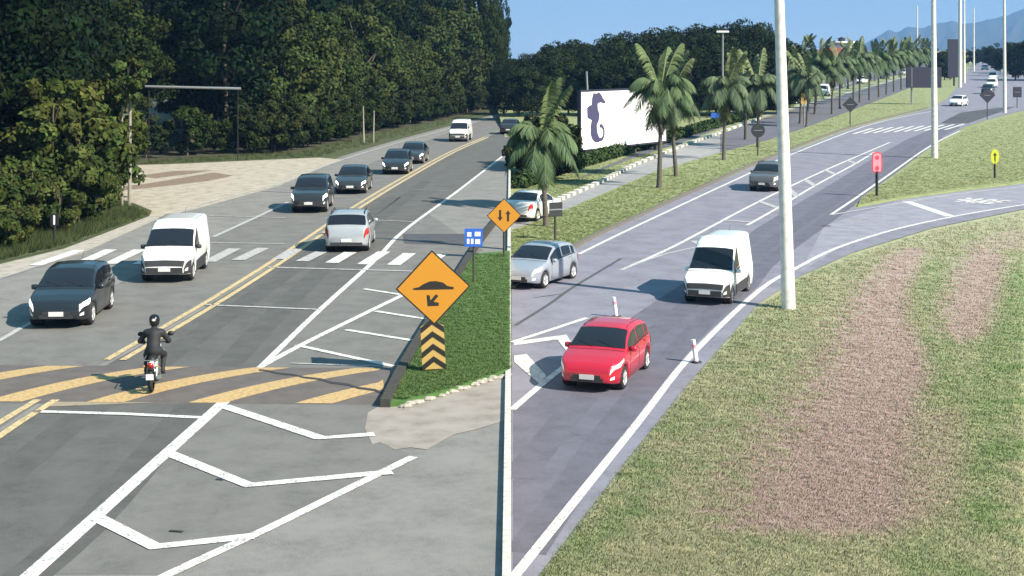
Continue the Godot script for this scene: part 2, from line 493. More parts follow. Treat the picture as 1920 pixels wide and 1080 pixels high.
func make_left_road():
	unit = 1.2
	var r := structure("highway")
	sheet("asphalt", [-900, 1700, -900, 690, -300, 578, 0, 497, 120, 468, 285, 405, 372, 386, 520, 346, 640, 294, 740, 264, 830, 240, 955, 208, 962, 206, 962, 300, 957, 310, 957, 475, 957, 560, 957, 770, 957, 1080, 957, 1700], 0.024, M.asphalt_old, r)
	# darker travelled lanes
	sheet("lane_surface", [-700, 1700, -340, 1050, 0, 812, 150, 715, 330, 612, 540, 482, 670, 392, 760, 337, 850, 287, 912, 259, 961, 235, 961, 278, 957, 282, 760, 432, 705, 488, 600, 583, 487, 695, 425, 752, 310, 855, 60, 1080, -450, 1500, -560, 1700], 0.028, M.asphalt_lane, r)
	sheet("lane_surface", [-700, 985, 0, 640, 260, 515, 490, 402, 620, 340, 700, 305, 800, 264, 900, 228, 961, 208, 961, 233, 905, 258, 845, 286, 755, 334, 665, 390, 535, 478, 325, 607, 145, 710, 0, 805, -700, 1240], 0.028, M.asphalt_island, r)
	sheet("island_surface", [425, 752, 487, 695, 600, 583, 705, 488, 760, 432, 800, 400, 905, 470, 880, 485, 738, 757, 700, 820, 775, 860, 490, 1000, 320, 1080, 60, 1080, 310, 855], 0.030, M.asphalt_island, r)
	sheet("concrete_apron", [690, 776, 712, 764, 745, 752, 800, 745, 957, 700, 957, 788, 900, 806, 850, 818, 800, 846, 770, 842, 740, 846, 712, 832, 698, 836, 684, 806], 0.034, M.concrete_pink, r)
	sheet("gutter", [716, 745, 735, 742, 808, 616, 884, 484, 872, 484, 795, 610], 0.036, M.concrete, r)
	sheet("footway", [-900, 690, -300, 575, 0, 497, 120, 468, 284, 405, 300, 410, 150, 478, 60, 505, 0, 524, -300, 610, -900, 740], 0.034, M.concrete, r)
	sheet("painted_sign_shadow", [755, 440, 880, 440, 872, 461, 758, 458], 0.038, M.patch, r)  # cast shadow of a roadside sign, painted as a dark sheet
	# white edge lines
	line("edge_line", [-700, 725, -300, 612, 0, 524, 62, 504, 140, 478], 0.12, 0.042, M.white_faint, r)
	line("edge_line", [330, 402, 372, 386, 445, 366, 520, 346, 640, 301, 740, 270, 835, 244, 955, 212, 961, 210], 0.14, 0.042, M.white_worn, r)
	line("lane_line", [-300, 800, 0, 640, 42, 616, 140, 566], 0.14, 0.042, M.white_worn, r)
	line("lane_line", [400, 446, 430, 432, 495, 402, 540, 380], 0.16, 0.042, M.white_worn, r)
	line("lane_line", [-230, 1340, 60, 1080, 185, 968, 310, 855, 425, 752], 0.22, 0.042, M.white_line, r)
	line("lane_line", [485, 695, 600, 583, 705, 488, 760, 432, 860, 358, 955, 284, 961, 280], 0.15, 0.042, M.white_line, r)
	line("island_line", [100, 1190, 320, 1080, 490, 1001, 630, 932, 775, 860], 0.17, 0.042, M.white_line, r)
	line("island_line", [485, 693, 560, 652, 660, 602, 762, 552, 800, 532], 0.16, 0.0425, M.white_line, r)
	# wheel tracks worn into the lanes
	for t in [[-90, 1190, 150, 1000, 330, 800, 470, 640, 610, 500, 700, 420, 800, 340], [-330, 1190, -30, 930, 170, 770, 330, 660, 500, 540, 640, 440, 740, 370]]:
		line("wheel_track", t, 0.62, 0.033, M.track, r)
	# chevrons
	for c in [[420, 765, 600, 825, 702, 818], [312, 852, 466, 914, 735, 889], [182, 975, 290, 1030, 475, 1010]]:
		line("chevron", c, 0.24, 0.046, M.white_line, r, 0.0, 1)
	for c in [[556, 650, 738, 690], [648, 621, 772, 641], [704, 586, 800, 601], [682, 544, 760, 556]]:
		line("hatch_line", c, 0.16, 0.046, M.white_line, r, 0.0, 1)
	line("hatch_line", [545, 684, 718, 690], 0.08, 0.046, M.white_worn, r, 0.0, 1)
	# cross lines
	line("stop_line", [500, 503, 782, 511], 0.16, 0.047, M.white_worn, r, 0.0, 1)
	line("cross_line", [385, 574, 602, 583], 0.14, 0.047, M.white_worn, r, 0.0, 1)
	line("cross_line", [62, 775, 240, 780, 382, 787], 0.16, 0.047, M.white_line, r, 0.0, 1)
	line("cross_line", [700, 414, 792, 418], 0.13, 0.047, M.white_worn, r, 0.0, 1)
	line("cross_line", [770, 357, 842, 359], 0.12, 0.047, M.white_faint, r, 0.0, 1)
	line("cross_line", [392, 406, 536, 410], 0.12, 0.047, M.white_worn, r, 0.0, 1)
	line("cross_line", [385, 457, 532, 459], 0.14, 0.047, M.white_worn, r, 0.0, 1)
	line("cross_line", [490, 359, 548, 362], 0.12, 0.047, M.white_faint, r, 0.0, 1)
	# double yellow line
	for s in [-0.17, 0.17]:
		line("yellow_line", [-220, 960, 0, 808, 70, 764, 105, 742], 0.15, 0.047, M.yellow_line, r, s)
		line("yellow_line", [215, 678, 330, 610, 420, 556, 540, 479, 668, 391, 760, 335, 850, 285, 912, 258], 0.15, 0.047, M.yellow_line, r, s)
	sheet("worn_surface", [110, 744, 140, 726, 330, 742, 300, 757, 100, 765, 75, 765], 0.036, M.tan_worn, r)
	# zebra crossing
	for z in [[66, 500, 150, 471], [150, 496, 208, 470], [206, 497, 262, 470], [260, 498, 312, 470], [392, 493, 440, 468], [446, 490, 494, 467], [522, 488, 556, 469], [566, 492, 603, 474], [622, 495, 657, 475], [682, 498, 720, 474], [738, 499, 768, 477], [797, 499, 826, 479]]:
		line("zebra_bar", z, 0.42, 0.050, M.white_line if z[0] > 600 or z[0] < 300 else M.white_worn, r, 0.0, 1)
	# speed hump across the road, with slanting yellow bands
	var hump := func(t: float, s: float, up: float) -> Vector3:
		var a := gp(lerpf(-260.0, 738.0, t), lerpf(757.0, 763.0, t))
		var b := gp(lerpf(-260.0, 730.0, t), lerpf(684.0, 692.0, t))
		var p := a.lerp(b, s)
		p.y = 0.026 + up + 0.07 * pow(sin(PI * clampf(s, 0, 1)), 0.8)
		return p
	var st := st_new()
	for i in 50:
		for k in 10:
			quad(st, hump.call(i / 50.0, k / 10.0, 0), hump.call((i + 1) / 50.0, k / 10.0, 0), hump.call((i + 1) / 50.0, (k + 1) / 10.0, 0), hump.call(i / 50.0, (k + 1) / 10.0, 0))
	build("speed_hump", st, M.hump, r)
	for x0 in [-640, -440, -240, -40, 150, 340, 540]:
		st = st_new()
		for k in 12:
			for q in 3:
				var c := []
				for e in [[0, 0], [1, 0], [1, 1], [0, 1]]:
					var s: float = (k + e[1]) / 12.0 * 0.94 + 0.03
					var px: float = x0 + 70.0 * (q + e[0]) / 3.0 + 340.0 * s
					c.append(hump.call(clampf((px + 260.0) / 995.0, 0, 0.985), s, 0.005))
				quad(st, c[0], c[1], c[2], c[3])
		build("yellow_band", st, M.yellow_band, r)
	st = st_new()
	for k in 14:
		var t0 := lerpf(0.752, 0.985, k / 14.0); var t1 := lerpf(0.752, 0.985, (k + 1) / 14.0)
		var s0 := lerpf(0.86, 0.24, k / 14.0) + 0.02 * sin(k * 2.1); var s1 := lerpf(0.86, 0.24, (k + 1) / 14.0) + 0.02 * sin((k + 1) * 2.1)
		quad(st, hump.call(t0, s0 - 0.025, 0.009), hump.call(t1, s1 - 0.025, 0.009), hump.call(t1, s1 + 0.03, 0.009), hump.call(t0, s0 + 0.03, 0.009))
	build("tar_seam_and_painted_shadow", st, M.tar_and_shadow, r)  # thin cast shadow painted across the hump as a dark ribbon
	for c in [[405, 903, 420, 904], [318, 1000, 344, 1002]]:
		line("tar_spot", c, 0.05, 0.05, M.tar_and_shadow, r, 0.0, 1)
	unit = 1.0
	# raised grass island with a kerb coloured dark for the shade on its road face
	var isl := structure("grass_island")
	raised("soil_core", [728, 766, 884, 482, 956, 476, 956, 702, 835, 744, 760, 764], 0.0, 0.13, M.turf_green, isl)
	var edge := smooth_px([722, 767, 760, 690, 808, 608, 850, 538, 884, 480, 912, 440, 945, 398], 4)
	for i in edge.size() - 1:
		st = st_new(false)
		var a := edge[i]; var b := edge[i + 1]
		var dir := (b - a).normalized()
		var mid := (a + b) / 2 + Vector3(0, 0.10, 0)
		box(st, Vector3.ZERO, Vector3(0.22, 0.22, a.distance_to(b) - 0.02), Transform3D(Basis.looking_at(dir, Vector3.UP), mid))
		build("kerb_stone", st, M.kerb_painted_shade, isl)
	# rubble edge along the apron
	for i in 34:
		var t := i / 33.0
		var q := gp(lerpf(756, 954, t), lerpf(767, 706, t) + sin(i * 1.7) * 2.0)
		st = st_new(false)
		var rr := rng.randf_range(0.05, 0.11)
		lathe(st, [Vector2(rr * 0.7, -0.02), Vector2(rr, rr * 0.4), Vector2(rr * 0.6, rr * 0.9), Vector2(0.001, rr)], 6, Transform3D(Basis(Vector3.UP, i * 1.3).scaled(Vector3(1.4, 1, 0.8)), q + Vector3(0, 0.03, 0)))
		build("rubble_stone", st, M.concrete, isl)

func make_right_road():
	unit = 1.4
	avenue_side = true
	var r := structure("avenue")
	sheet("asphalt", [959, 1140, 959, 543, 965, 540, 1075, 468, 1130, 440, 1300, 362, 1440, 300, 1600, 240, 1740, 205, 1775, 186, 1798, 160, 1812, 140, 1820, 125, 1825, 114, 1840, 114, 1880, 132, 1960, 150, 2100, 170, 2100, 190, 1960, 200, 1920, 207, 1850, 225, 1810, 238, 1750, 274, 1660, 336, 1614, 370, 1600, 392, 1690, 375, 1800, 360, 1920, 345, 2100, 328, 2100, 366, 1920, 393, 1750, 428, 1600, 474, 1500, 519, 1420, 573, 1290, 722, 1170, 872, 1010, 1082, 972, 1132], 0.030, M.asphalt_avenue, r)
	# darker lanes
	sheet("lane_surface", [962, 1076, 962, 772, 1050, 692, 1130, 632, 1300, 520, 1420, 428, 1560, 345, 1640, 296, 1700, 262, 1790, 226, 1800, 240, 1740, 272, 1650, 336, 1560, 402, 1480, 460, 1420, 540, 1290, 660, 1190, 790, 1090, 912, 968, 1072], 0.034, M.asphalt_avenue_lane, r)
	sheet("side_surface", [1500, 512, 1545, 425, 1690, 376, 1800, 361, 1920, 346, 2100, 329, 2100, 362, 1920, 386, 1800, 406, 1680, 432, 1570, 468], 0.036, M.asphalt_side, r)
	sheet("resurfaced_patch", [1762, 232, 1800, 212, 1850, 205, 1905, 200, 1860, 216, 1815, 232], 0.036, M.patch, r)
	# edge lines
	line("edge_line", [965, 1084, 970, 1078, 1100, 915, 1200, 790, 1300, 664, 1425, 545, 1490, 506, 1570, 466, 1680, 431, 1800, 405, 1920, 385, 2080, 362], 0.15, 0.040, M.white_line, r)
	line("edge_line", [1085, 478, 1200, 422, 1390, 333, 1480, 292, 1620, 238, 1700, 218, 1750, 209], 0.13, 0.040, M.white_line, r)
	line("edge_line", [1558, 404, 1614, 366, 1662, 332, 1745, 274, 1800, 246], 0.13, 0.041, M.white_line, r)
	line("edge_line", [1558, 404, 1640, 390, 1700, 380, 1800, 364, 1920, 351, 2080, 334], 0.14, 0.042, M.white_worn, r)
	line("gore_line", [1590, 421, 1620, 411, 1645, 405], 0.12, 0.042, M.white_faint, r)
	line("stop_line", [1700, 379, 1782, 407], 0.42, 0.044, M.white_line, r, 0.0, 1)
	# painted word on the side road (letters lie flat on the asphalt)
	var tm := TextMesh.new()
	tm.text = "PARE"
	tm.font = SystemFont.new()
	tm.font.font_names = PackedStringArray(["Droid Sans"])
	tm.font.font_weight = 700
	tm.font_size = 64
	tm.pixel_size = 0.036
	tm.depth = 0.004
	var w := part("painted_word", tm, M.white_line, r)
	var at := gp(1832, 378)
	var dr := (gp(1920, 366) - gp(1780, 388)).normalized()
	var side := dr.cross(Vector3.UP)
	w.transform = Transform3D(Basis(side * 0.55, dr * 1.5, side.cross(dr)), at + Vector3(0, 0.046, 0))
	# ladder median: two lines with cross bars
	line("median_line", [1165, 508, 1250, 470, 1312, 438, 1390, 396, 1470, 356, 1552, 318, 1640, 280, 1668, 268], 0.13, 0.041, M.white_line, r)
	line("median_line", [1165, 508, 1240, 480, 1318, 462], 0.11, 0.0415, M.white_worn, r)
	line("median_line", [1400, 424, 1455, 393, 1530, 348, 1600, 310, 1640, 286], 0.13, 0.041, M.white_line, r)
	for b in [[1300, 453, 1318, 462], [1356, 414, 1410, 418], [1425, 379, 1458, 391], [1476, 353, 1494, 369], [1510, 338, 1528, 350], [1548, 320, 1566, 328], [1590, 302, 1606, 308]]:
		line("median_bar", b, 0.28, 0.044, M.white_worn, r, 0.0, 1)
	# chevron wedge
	line("wedge_line", [962, 643, 966, 642, 1040, 618, 1100, 598], 0.14, 0.041, M.white_line, r)
	line("wedge_line", [962, 770, 966, 766, 1010, 728, 1058, 690, 1110, 655], 0.14, 0.041, M.white_line, r)
	sheet("wedge_chevron", [964, 643, 1062, 630, 1076, 652, 1063, 662, 1045, 639, 964, 650], 0.044, M.white_line, r)
	sheet("wedge_chevron", [964, 669, 988, 667, 1025, 708, 1011, 722, 964, 681], 0.044, M.white_line, r)
	# tyre marks and tar seams
	for t in [[985, 1040, 1060, 930, 1150, 800, 1250, 680, 1360, 565, 1460, 478, 1580, 392, 1690, 310, 1760, 258], [970, 900, 1050, 800, 1140, 700, 1260, 600, 1370, 508, 1500, 420, 1620, 340, 1720, 270]]:
		line("wheel_track", t, 0.55, 0.0365, M.track_avenue, r)
	line("tar_seam_and_painted_shadow", [966, 612, 1030, 572, 1075, 540, 1165, 486], 0.10, 0.038, M.patch, r)
	line("tar_seam_and_painted_shadow", [1000, 560, 1060, 552], 0.05, 0.038, M.patch, r)
	line("tar_spot", [1540, 425, 1558, 425], 0.25, 0.04, M.tar_and_shadow, r, 0.0, 1)
	# zebra crossing far along
	for i in 10:
		var t := i / 9.0
		var x0 := lerpf(1600, 1772, t); var y0 := lerpf(252, 244, t)
		line("zebra_bar", [x0, y0, x0 + 36, y0 - 11], 0.24, 0.044, M.white_line, r, 0.0, 1)
	# kerb along the verge
	var kl := structure("kerb")
	var kp := smooth_px([961, 542, 965, 539, 1010, 508, 1075, 467, 1130, 438, 1200, 406, 1300, 360, 1440, 298, 1600, 238, 1740, 203], 5)
	for i in kp.size() - 1:
		var st := st_new(false)
		var a := kp[i]; var b := kp[i + 1]
		box(st, Vector3.ZERO, Vector3(0.24, 0.22, a.distance_to(b) - 0.02), Transform3D(Basis.looking_at((b - a).normalized(), Vector3.UP), (a + b) / 2 + Vector3(0, 0.05, 0)))
		build("kerb_stone", st, M.kerb, kl)
	# frontage path and the second carriageway behind the verge
	var pth := structure("frontage_road")
	sheet("path_surface", [958, 432, 1030, 406, 1160, 351, 1230, 321, 1350, 286, 1350, 252, 1290, 273, 1190, 313, 1130, 343, 1040, 381, 958, 406], 0.016, M.path, pth)
	sheet("carriageway_surface", [1350, 286, 1440, 263, 1500, 243, 1600, 206, 1740, 152, 1800, 124, 1790, 119, 1740, 134, 1530, 193, 1430, 223, 1350, 252], 0.016, M.asphalt_far, pth)
	sheet("carriageway_surface", [1060, 345, 1180, 300, 1300, 260, 1430, 210, 1530, 178, 1740, 126, 1790, 114, 1760, 112, 1600, 140, 1500, 165, 1380, 205, 1290, 245, 1250, 262], 0.012, M.asphalt_far, pth)
	line("carriageway_line", [1350, 248, 1430, 219, 1530, 190, 1640, 160, 1740, 132], 0.45, 0.020, M.white_worn, pth)
	line("carriageway_line", [1440, 205, 1530, 176, 1600, 155], 0.3, 0.020, M.white_worn, pth)
	var bl := smooth_px([1040, 380, 1130, 341, 1190, 311, 1290, 271, 1350, 250, 1430, 221], 9)
	for i in range(0, bl.size() - 1):
		var st := st_new(false)
		var a := bl[i]; var b := bl[i + 1]
		box(st, Vector3.ZERO, Vector3(0.36, 0.20, a.distance_to(b) * 0.55), Transform3D(Basis.looking_at((b - a).normalized(), Vector3.UP), (a + b) / 2 + Vector3(0, 0.10, 0)))
		build("white_kerb_block", st, M.kerb_white, pth)
	make_field()

# the grass field in front: one sheet with its own computed colour map (turf, bare red soil, mowing bands)
var field_img: Image
const FX0 := -4.0
const FX1 := 48.0
const FD0 := 16.0
const FD1 := 90.0
const FW := 1200
const FH := 1600
func poly_px(px: Array) -> PackedVector2Array:
	var w := PackedVector2Array()
	for i in range(0, px.size(), 2):
		var p := gp(px[i], px[i + 1])
		w.append(Vector2(p.x, -p.z))
	return w

func make_field():
	unit = 1.0
	var W := FW; var H := FH
	var patches := [
		[poly_px([1655, 490, 1605, 570, 1570, 680, 1500, 800, 1420, 920, 1395, 1003, 1560, 1008, 1692, 1004, 1690, 900, 1702, 800, 1742, 705, 1722, 640, 1698, 600, 1702, 540, 1735, 470, 1700, 462]), 0.95],
		[poly_px([1758, 610, 1786, 510, 1830, 462, 1884, 480, 1872, 560, 1852, 625, 1800, 650]), 0.85],
		[poly_px([1690, 985, 1722, 780, 1798, 765, 1802, 930, 1752, 985]), 0.5],
		[poly_px([1600, 540, 1500, 690, 1420, 790, 1320, 950, 1330, 1010, 1400, 1010, 1560, 700, 1660, 500]), 0.52],
		[poly_px([1790, 470, 1860, 440, 1920, 430, 1990, 440, 1920, 470]), 0.5],
		[poly_px([1200, 960, 1340, 790, 1390, 800, 1280, 960]), 0.18]]
	var greens := [
		[poly_px([1800, 1000, 1812, 740, 1850, 640, 1885, 540, 1920, 480, 1990, 470, 1960, 700, 1860, 1000]), 0.9],
		[poly_px([1690, 1010, 1690, 1090, 1860, 1090, 1870, 1000, 1760, 985]), 0.6],
		[poly_px([1715, 540, 1712, 600, 1752, 690, 1740, 780, 1800, 760, 1795, 650, 1750, 610, 1780, 500, 1740, 480]), 0.55],
		[poly_px([1010, 1082, 1170, 872, 1260, 760, 1330, 760, 1230, 900, 1120, 1082]), 0.5],
		[poly_px([1300, 705, 1430, 565, 1520, 520, 1540, 560, 1400, 720, 1310, 800]), 0.35]]
	# coarse masks, four times smaller
	var cw := W / 4; var ch := H / 4
	var bm := PackedFloat32Array(); bm.resize(cw * ch)
	var gm := PackedFloat32Array(); gm.resize(cw * ch)
	for y in ch:
		for x in cw:
			var p := Vector2(FX0 + (FX1 - FX0) * (x + 0.5) / cw, FD0 + (FD1 - FD0) * (y + 0.5) / ch)
			var i := y * cw + x
			for q in patches:
				if Geometry2D.is_point_in_polygon(p, q[0]): bm[i] = max(bm[i], q[1])
			for q in greens:
				if Geometry2D.is_point_in_polygon(p, q[0]): gm[i] = max(gm[i], q[1])
	for pass_ in 6:
		for arr in [bm, gm]:
			var src: PackedFloat32Array = arr.duplicate()
			for y in range(1, ch - 1):
				for x in range(1, cw - 1):
					var i := y * cw + x
					arr[i] = (src[i] * 2 + src[i - 1] + src[i + 1] + src[i - cw] + src[i + cw]) / 6.0
	var n1 := noise(41, 0.22, 3).get_image(W, H); n1.convert(Image.FORMAT_L8)
	var n2 := noise(42, 0.02, 4).get_image(W, H); n2.convert(Image.FORMAT_L8)
	var n3 := noise(43, 0.07, 3).get_image(W, H); n3.convert(Image.FORMAT_L8)
	var a1 := n1.get_data(); var a2 := n2.get_data(); var a3 := n3.get_data()
	var out := PackedByteArray(); out.resize(W * H * 3)
	var olive := Vector3(0.320, 0.325, 0.205)
	var green := Vector3(0.190, 0.265, 0.115)
	var straw := Vector3(0.45, 0.42, 0.27)
	var soil := Vector3(0.385, 0.295, 0.265)
	for y in H:
		var row := y * W
		var fd := FD0 + (FD1 - FD0) * y / H
		for x in W:
			var i := row + x
			var v1 := a1[i] / 255.0; var v2 := a2[i] / 255.0; var v3 := a3[i] / 255.0
			# masks looked up with a ragged edge
			var cx := clampi(int((x + (v3 - 0.5) * 26.0) * 0.25), 0, cw - 1)
			var cy := clampi(int((y + (v1 - 0.5) * 26.0) * 0.25), 0, ch - 1)
			var k := cy * cw + cx
			var fx := FX0 + (FX1 - FX0) * x / W
			var band := 0.5 + 0.5 * sin((fx * 0.86 - fd * 0.42) * 1.9 + v2 * 3.0)
			var c := olive.lerp(green, clampf(gm[k] * (0.7 + v3 * 0.6) + (v2 - 0.55) * 1.2 + (band - 0.5) * 0.35, 0, 1))
			c = c.lerp(straw, clampf((v3 - 0.52) * 1.9 + (v1 - 0.5) * 0.9, 0, 0.75))
			c = c.lerp(soil, clampf(bm[k] * 1.25 + (v3 - 0.5) * 0.9 - 0.12 + (v2 - 0.5) * 0.25, 0, 0.96) if bm[k] > 0.03 else 0.0)
			c *= 0.80 + 0.40 * v1
			var j := i * 3
			out[j] = int(255.0 * pow(clampf(c.x, 0, 1), 0.4545)); out[j + 1] = int(255.0 * pow(clampf(c.y, 0, 1), 0.4545)); out[j + 2] = int(255.0 * pow(clampf(c.z, 0, 1), 0.4545))
	field_img = Image.create_from_data(W, H, false, Image.FORMAT_RGB8, out)
	var m := StandardMaterial3D.new()
	m.albedo_texture = ImageTexture.create_from_image(field_img)
	m.roughness = 0.96
	var poly := poly_px([1920, 394, 1750, 429, 1600, 475, 1500, 520, 1420, 574, 1290, 723, 1170, 873, 1010, 1083, 972, 1133])
	poly.append(Vector2(-0.02, FD0 + 0.1)); poly.append(Vector2(FX1 - 0.1, FD0 + 0.1)); poly.append(Vector2(FX1 - 0.1, 80.0))
	var st := st_new()
	var idx := Geometry2D.triangulate_polygon(poly)
	for q in range(0, idx.size(), 3):
		var a := poly[idx[q]]; var b := poly[idx[q + 1]]; var c := poly[idx[q + 2]]
		if (b - a).cross(c - a) < 0:
			var s := b; b = c; c = s
		for v in [a, c, b]:
			st.set_normal(Vector3.UP)
			st.set_uv(Vector2((v.x - FX0) / (FX1 - FX0), (v.y - FD0) / (FD1 - FD0)))
			st.add_vertex(Vector3(v.x, floor_y(v.y) + 0.016, -v.y))
	var f := structure("grass_field")
	part("mown_turf", st.commit(), m, f)
	var isl := structure("traffic_island")
	raised("island_turf", [1608, 388, 1616, 372, 1664, 338, 1752, 276, 1812, 240, 1852, 227, 1922, 209, 2100, 192, 2100, 326, 1920, 343, 1800, 358, 1690, 373], 0.0, 0.07, M.turf, isl)

func make_far():
	unit = 1.4
	avenue_side = true
	# mountains far away
	var h := structure("mountains")
	var prof := [[1150, 118], [1400, 108], [1560, 96], [1620, 82], [1640, 70], [1668, 55], [1680, 60], [1700, 50], [1730, 52], [1750, 44], [1785, 38], [1805, 44], [1830, 42], [1860, 34], [1890, 28], [1920, 15], [2000, -5], [2150, 20], [2350, 60], [2700, 100]]
	var st := st_new()
	var dist := 5200.0
	var nz := noise(77, 0.03, 4)
	var rows := 10
	var grid := []
	for i in 240:
		var t := i / 239.0
		var px := lerpf(1150, 2700, t)
		var py := 118.0
		for k in prof.size() - 1:
			if px >= prof[k][0] and px <= prof[k + 1][0]:
				py = lerpf(prof[k][1], prof[k + 1][1], (px - prof[k][0]) / float(prof[k + 1][0] - prof[k][0]))
		var top := HC + (YH - py) / F * dist + nz.get_noise_1d(i * 9.0) * 6.0
		var col := []
		for k in rows + 1:
			var s := float(k) / rows
			var dd := dist - 1500.0 * (1.0 - s)
			var y: float = max(top, -20.0) * pow(s, 1.3) + nz.get_noise_2d(i * 6.0, k * 30.0) * 26.0 * sin(PI * s) - 2.0
			col.append(Vector3((px - 960.0) / F * dd, y, -dd))
		grid.append(col)
	for i in 239:
		for k in rows:
			quad(st, grid[i][k], grid[i + 1][k], grid[i + 1][k + 1], grid[i][k + 1])
	build("mountain_range", st, M.hill, h)
	# house with a red roof and a white water tower among the palms
	unit = 0.65
	var at := gp(1558, 131)
	var o := thing("house", "white house with a red tiled roof behind the avenue palms", "house", at, -0.35)
	st = st_new(false); box(st, Vector3(0, 3.2, 0), Vector3(16, 6.4, 12)); build("wall", st, M.house_white, o)
	st = st_new(false)
	var e := [Vector3(-9, 6.4, 7), Vector3(9, 6.4, 7), Vector3(9, 6.4, -7), Vector3(-9, 6.4, -7), Vector3(-4, 10.2, 0), Vector3(4, 10.2, 0)]
	quad(st, e[0], e[1], e[5], e[4]); quad(st, e[2], e[3], e[4], e[5]); tri(st, e[1], e[2], e[5]); tri(st, e[3], e[0], e[4]); quad(st, e[3], e[2], e[1], e[0])
	build("roof", st, M.roof_red, o)
	for i in 4:
		for k in 2:
			st = st_new(false); box(st, Vector3(-5.4 + 3.6 * i, 1.7 + 2.9 * k, 6.02), Vector3(1.5, 1.5, 0.08)); build("window", st, M.window, o)
	at = gp(1578, 130)
	var tw := thing("water_tower", "white flat-topped water tower rising beside the red roof", "tower", at, 0.2)
	st = st_new(); lathe(st, [Vector2(3.2, 0), Vector2(3.0, 8), Vector2(4.6, 9.2), Vector2(4.6, 12.2), Vector2(0.01, 12.3)], 18); build("shaft", st, M.house_white, tw)
	st = st_new(); lathe(st, [Vector2(6.0, 12.3), Vector2(6.0, 13.0), Vector2(0.01, 13.1)], 18); build("roof_slab", st, M.house_white, tw)
	st = st_new(); lathe(st, [Vector2(1.6, 13.1), Vector2(1.6, 14.4), Vector2(2.0, 14.5), Vector2(0.01, 15.2)], 12); build("cap", st, M.sign_back, tw)
	unit = 1.0
	avenue_side = false

# ---------------------------------------------------------------- signs and street furniture
func post(o: Node3D, h: float, r := 0.04, m: Material = null, called := "post"):
	var st := st_new()
	tube(st, Vector3(0, -0.05, 0), Vector3(0, h, 0), r, r, 10)
	build(called, st, m if m else M.post_dark, o)

func plate_part(o: Node3D, called: String, poly: PackedVector2Array, y: float, z0: float, z1: float, m: Material, tilt := 0.0) -> MeshInstance3D:
	var st := st_new(false)
	slab(st, poly, z0, z1, Transform3D(Basis(Vector3.BACK, tilt), Vector3(0, y, 0)))
	return build(called, st, m, o)

func pv(a: Array) -> PackedVector2Array:
	var p := PackedVector2Array()
	for i in range(0, a.size(), 2): p.append(Vector2(a[i], a[i + 1]))
	return p

func word(o: Node, called: String, text: String, h: float, at: Vector3, m: Material, sx := 1.0):
	var tm := TextMesh.new()
	tm.text = text
	tm.font = SystemFont.new()
	tm.font.font_names = PackedStringArray(["Droid Sans"])
	tm.font.font_weight = 700
	tm.font_size = 32
	tm.pixel_size = h / 32.0
	tm.depth = 0.006
	var p := part(called, tm, m, o, at)
	p.scale.x = sx

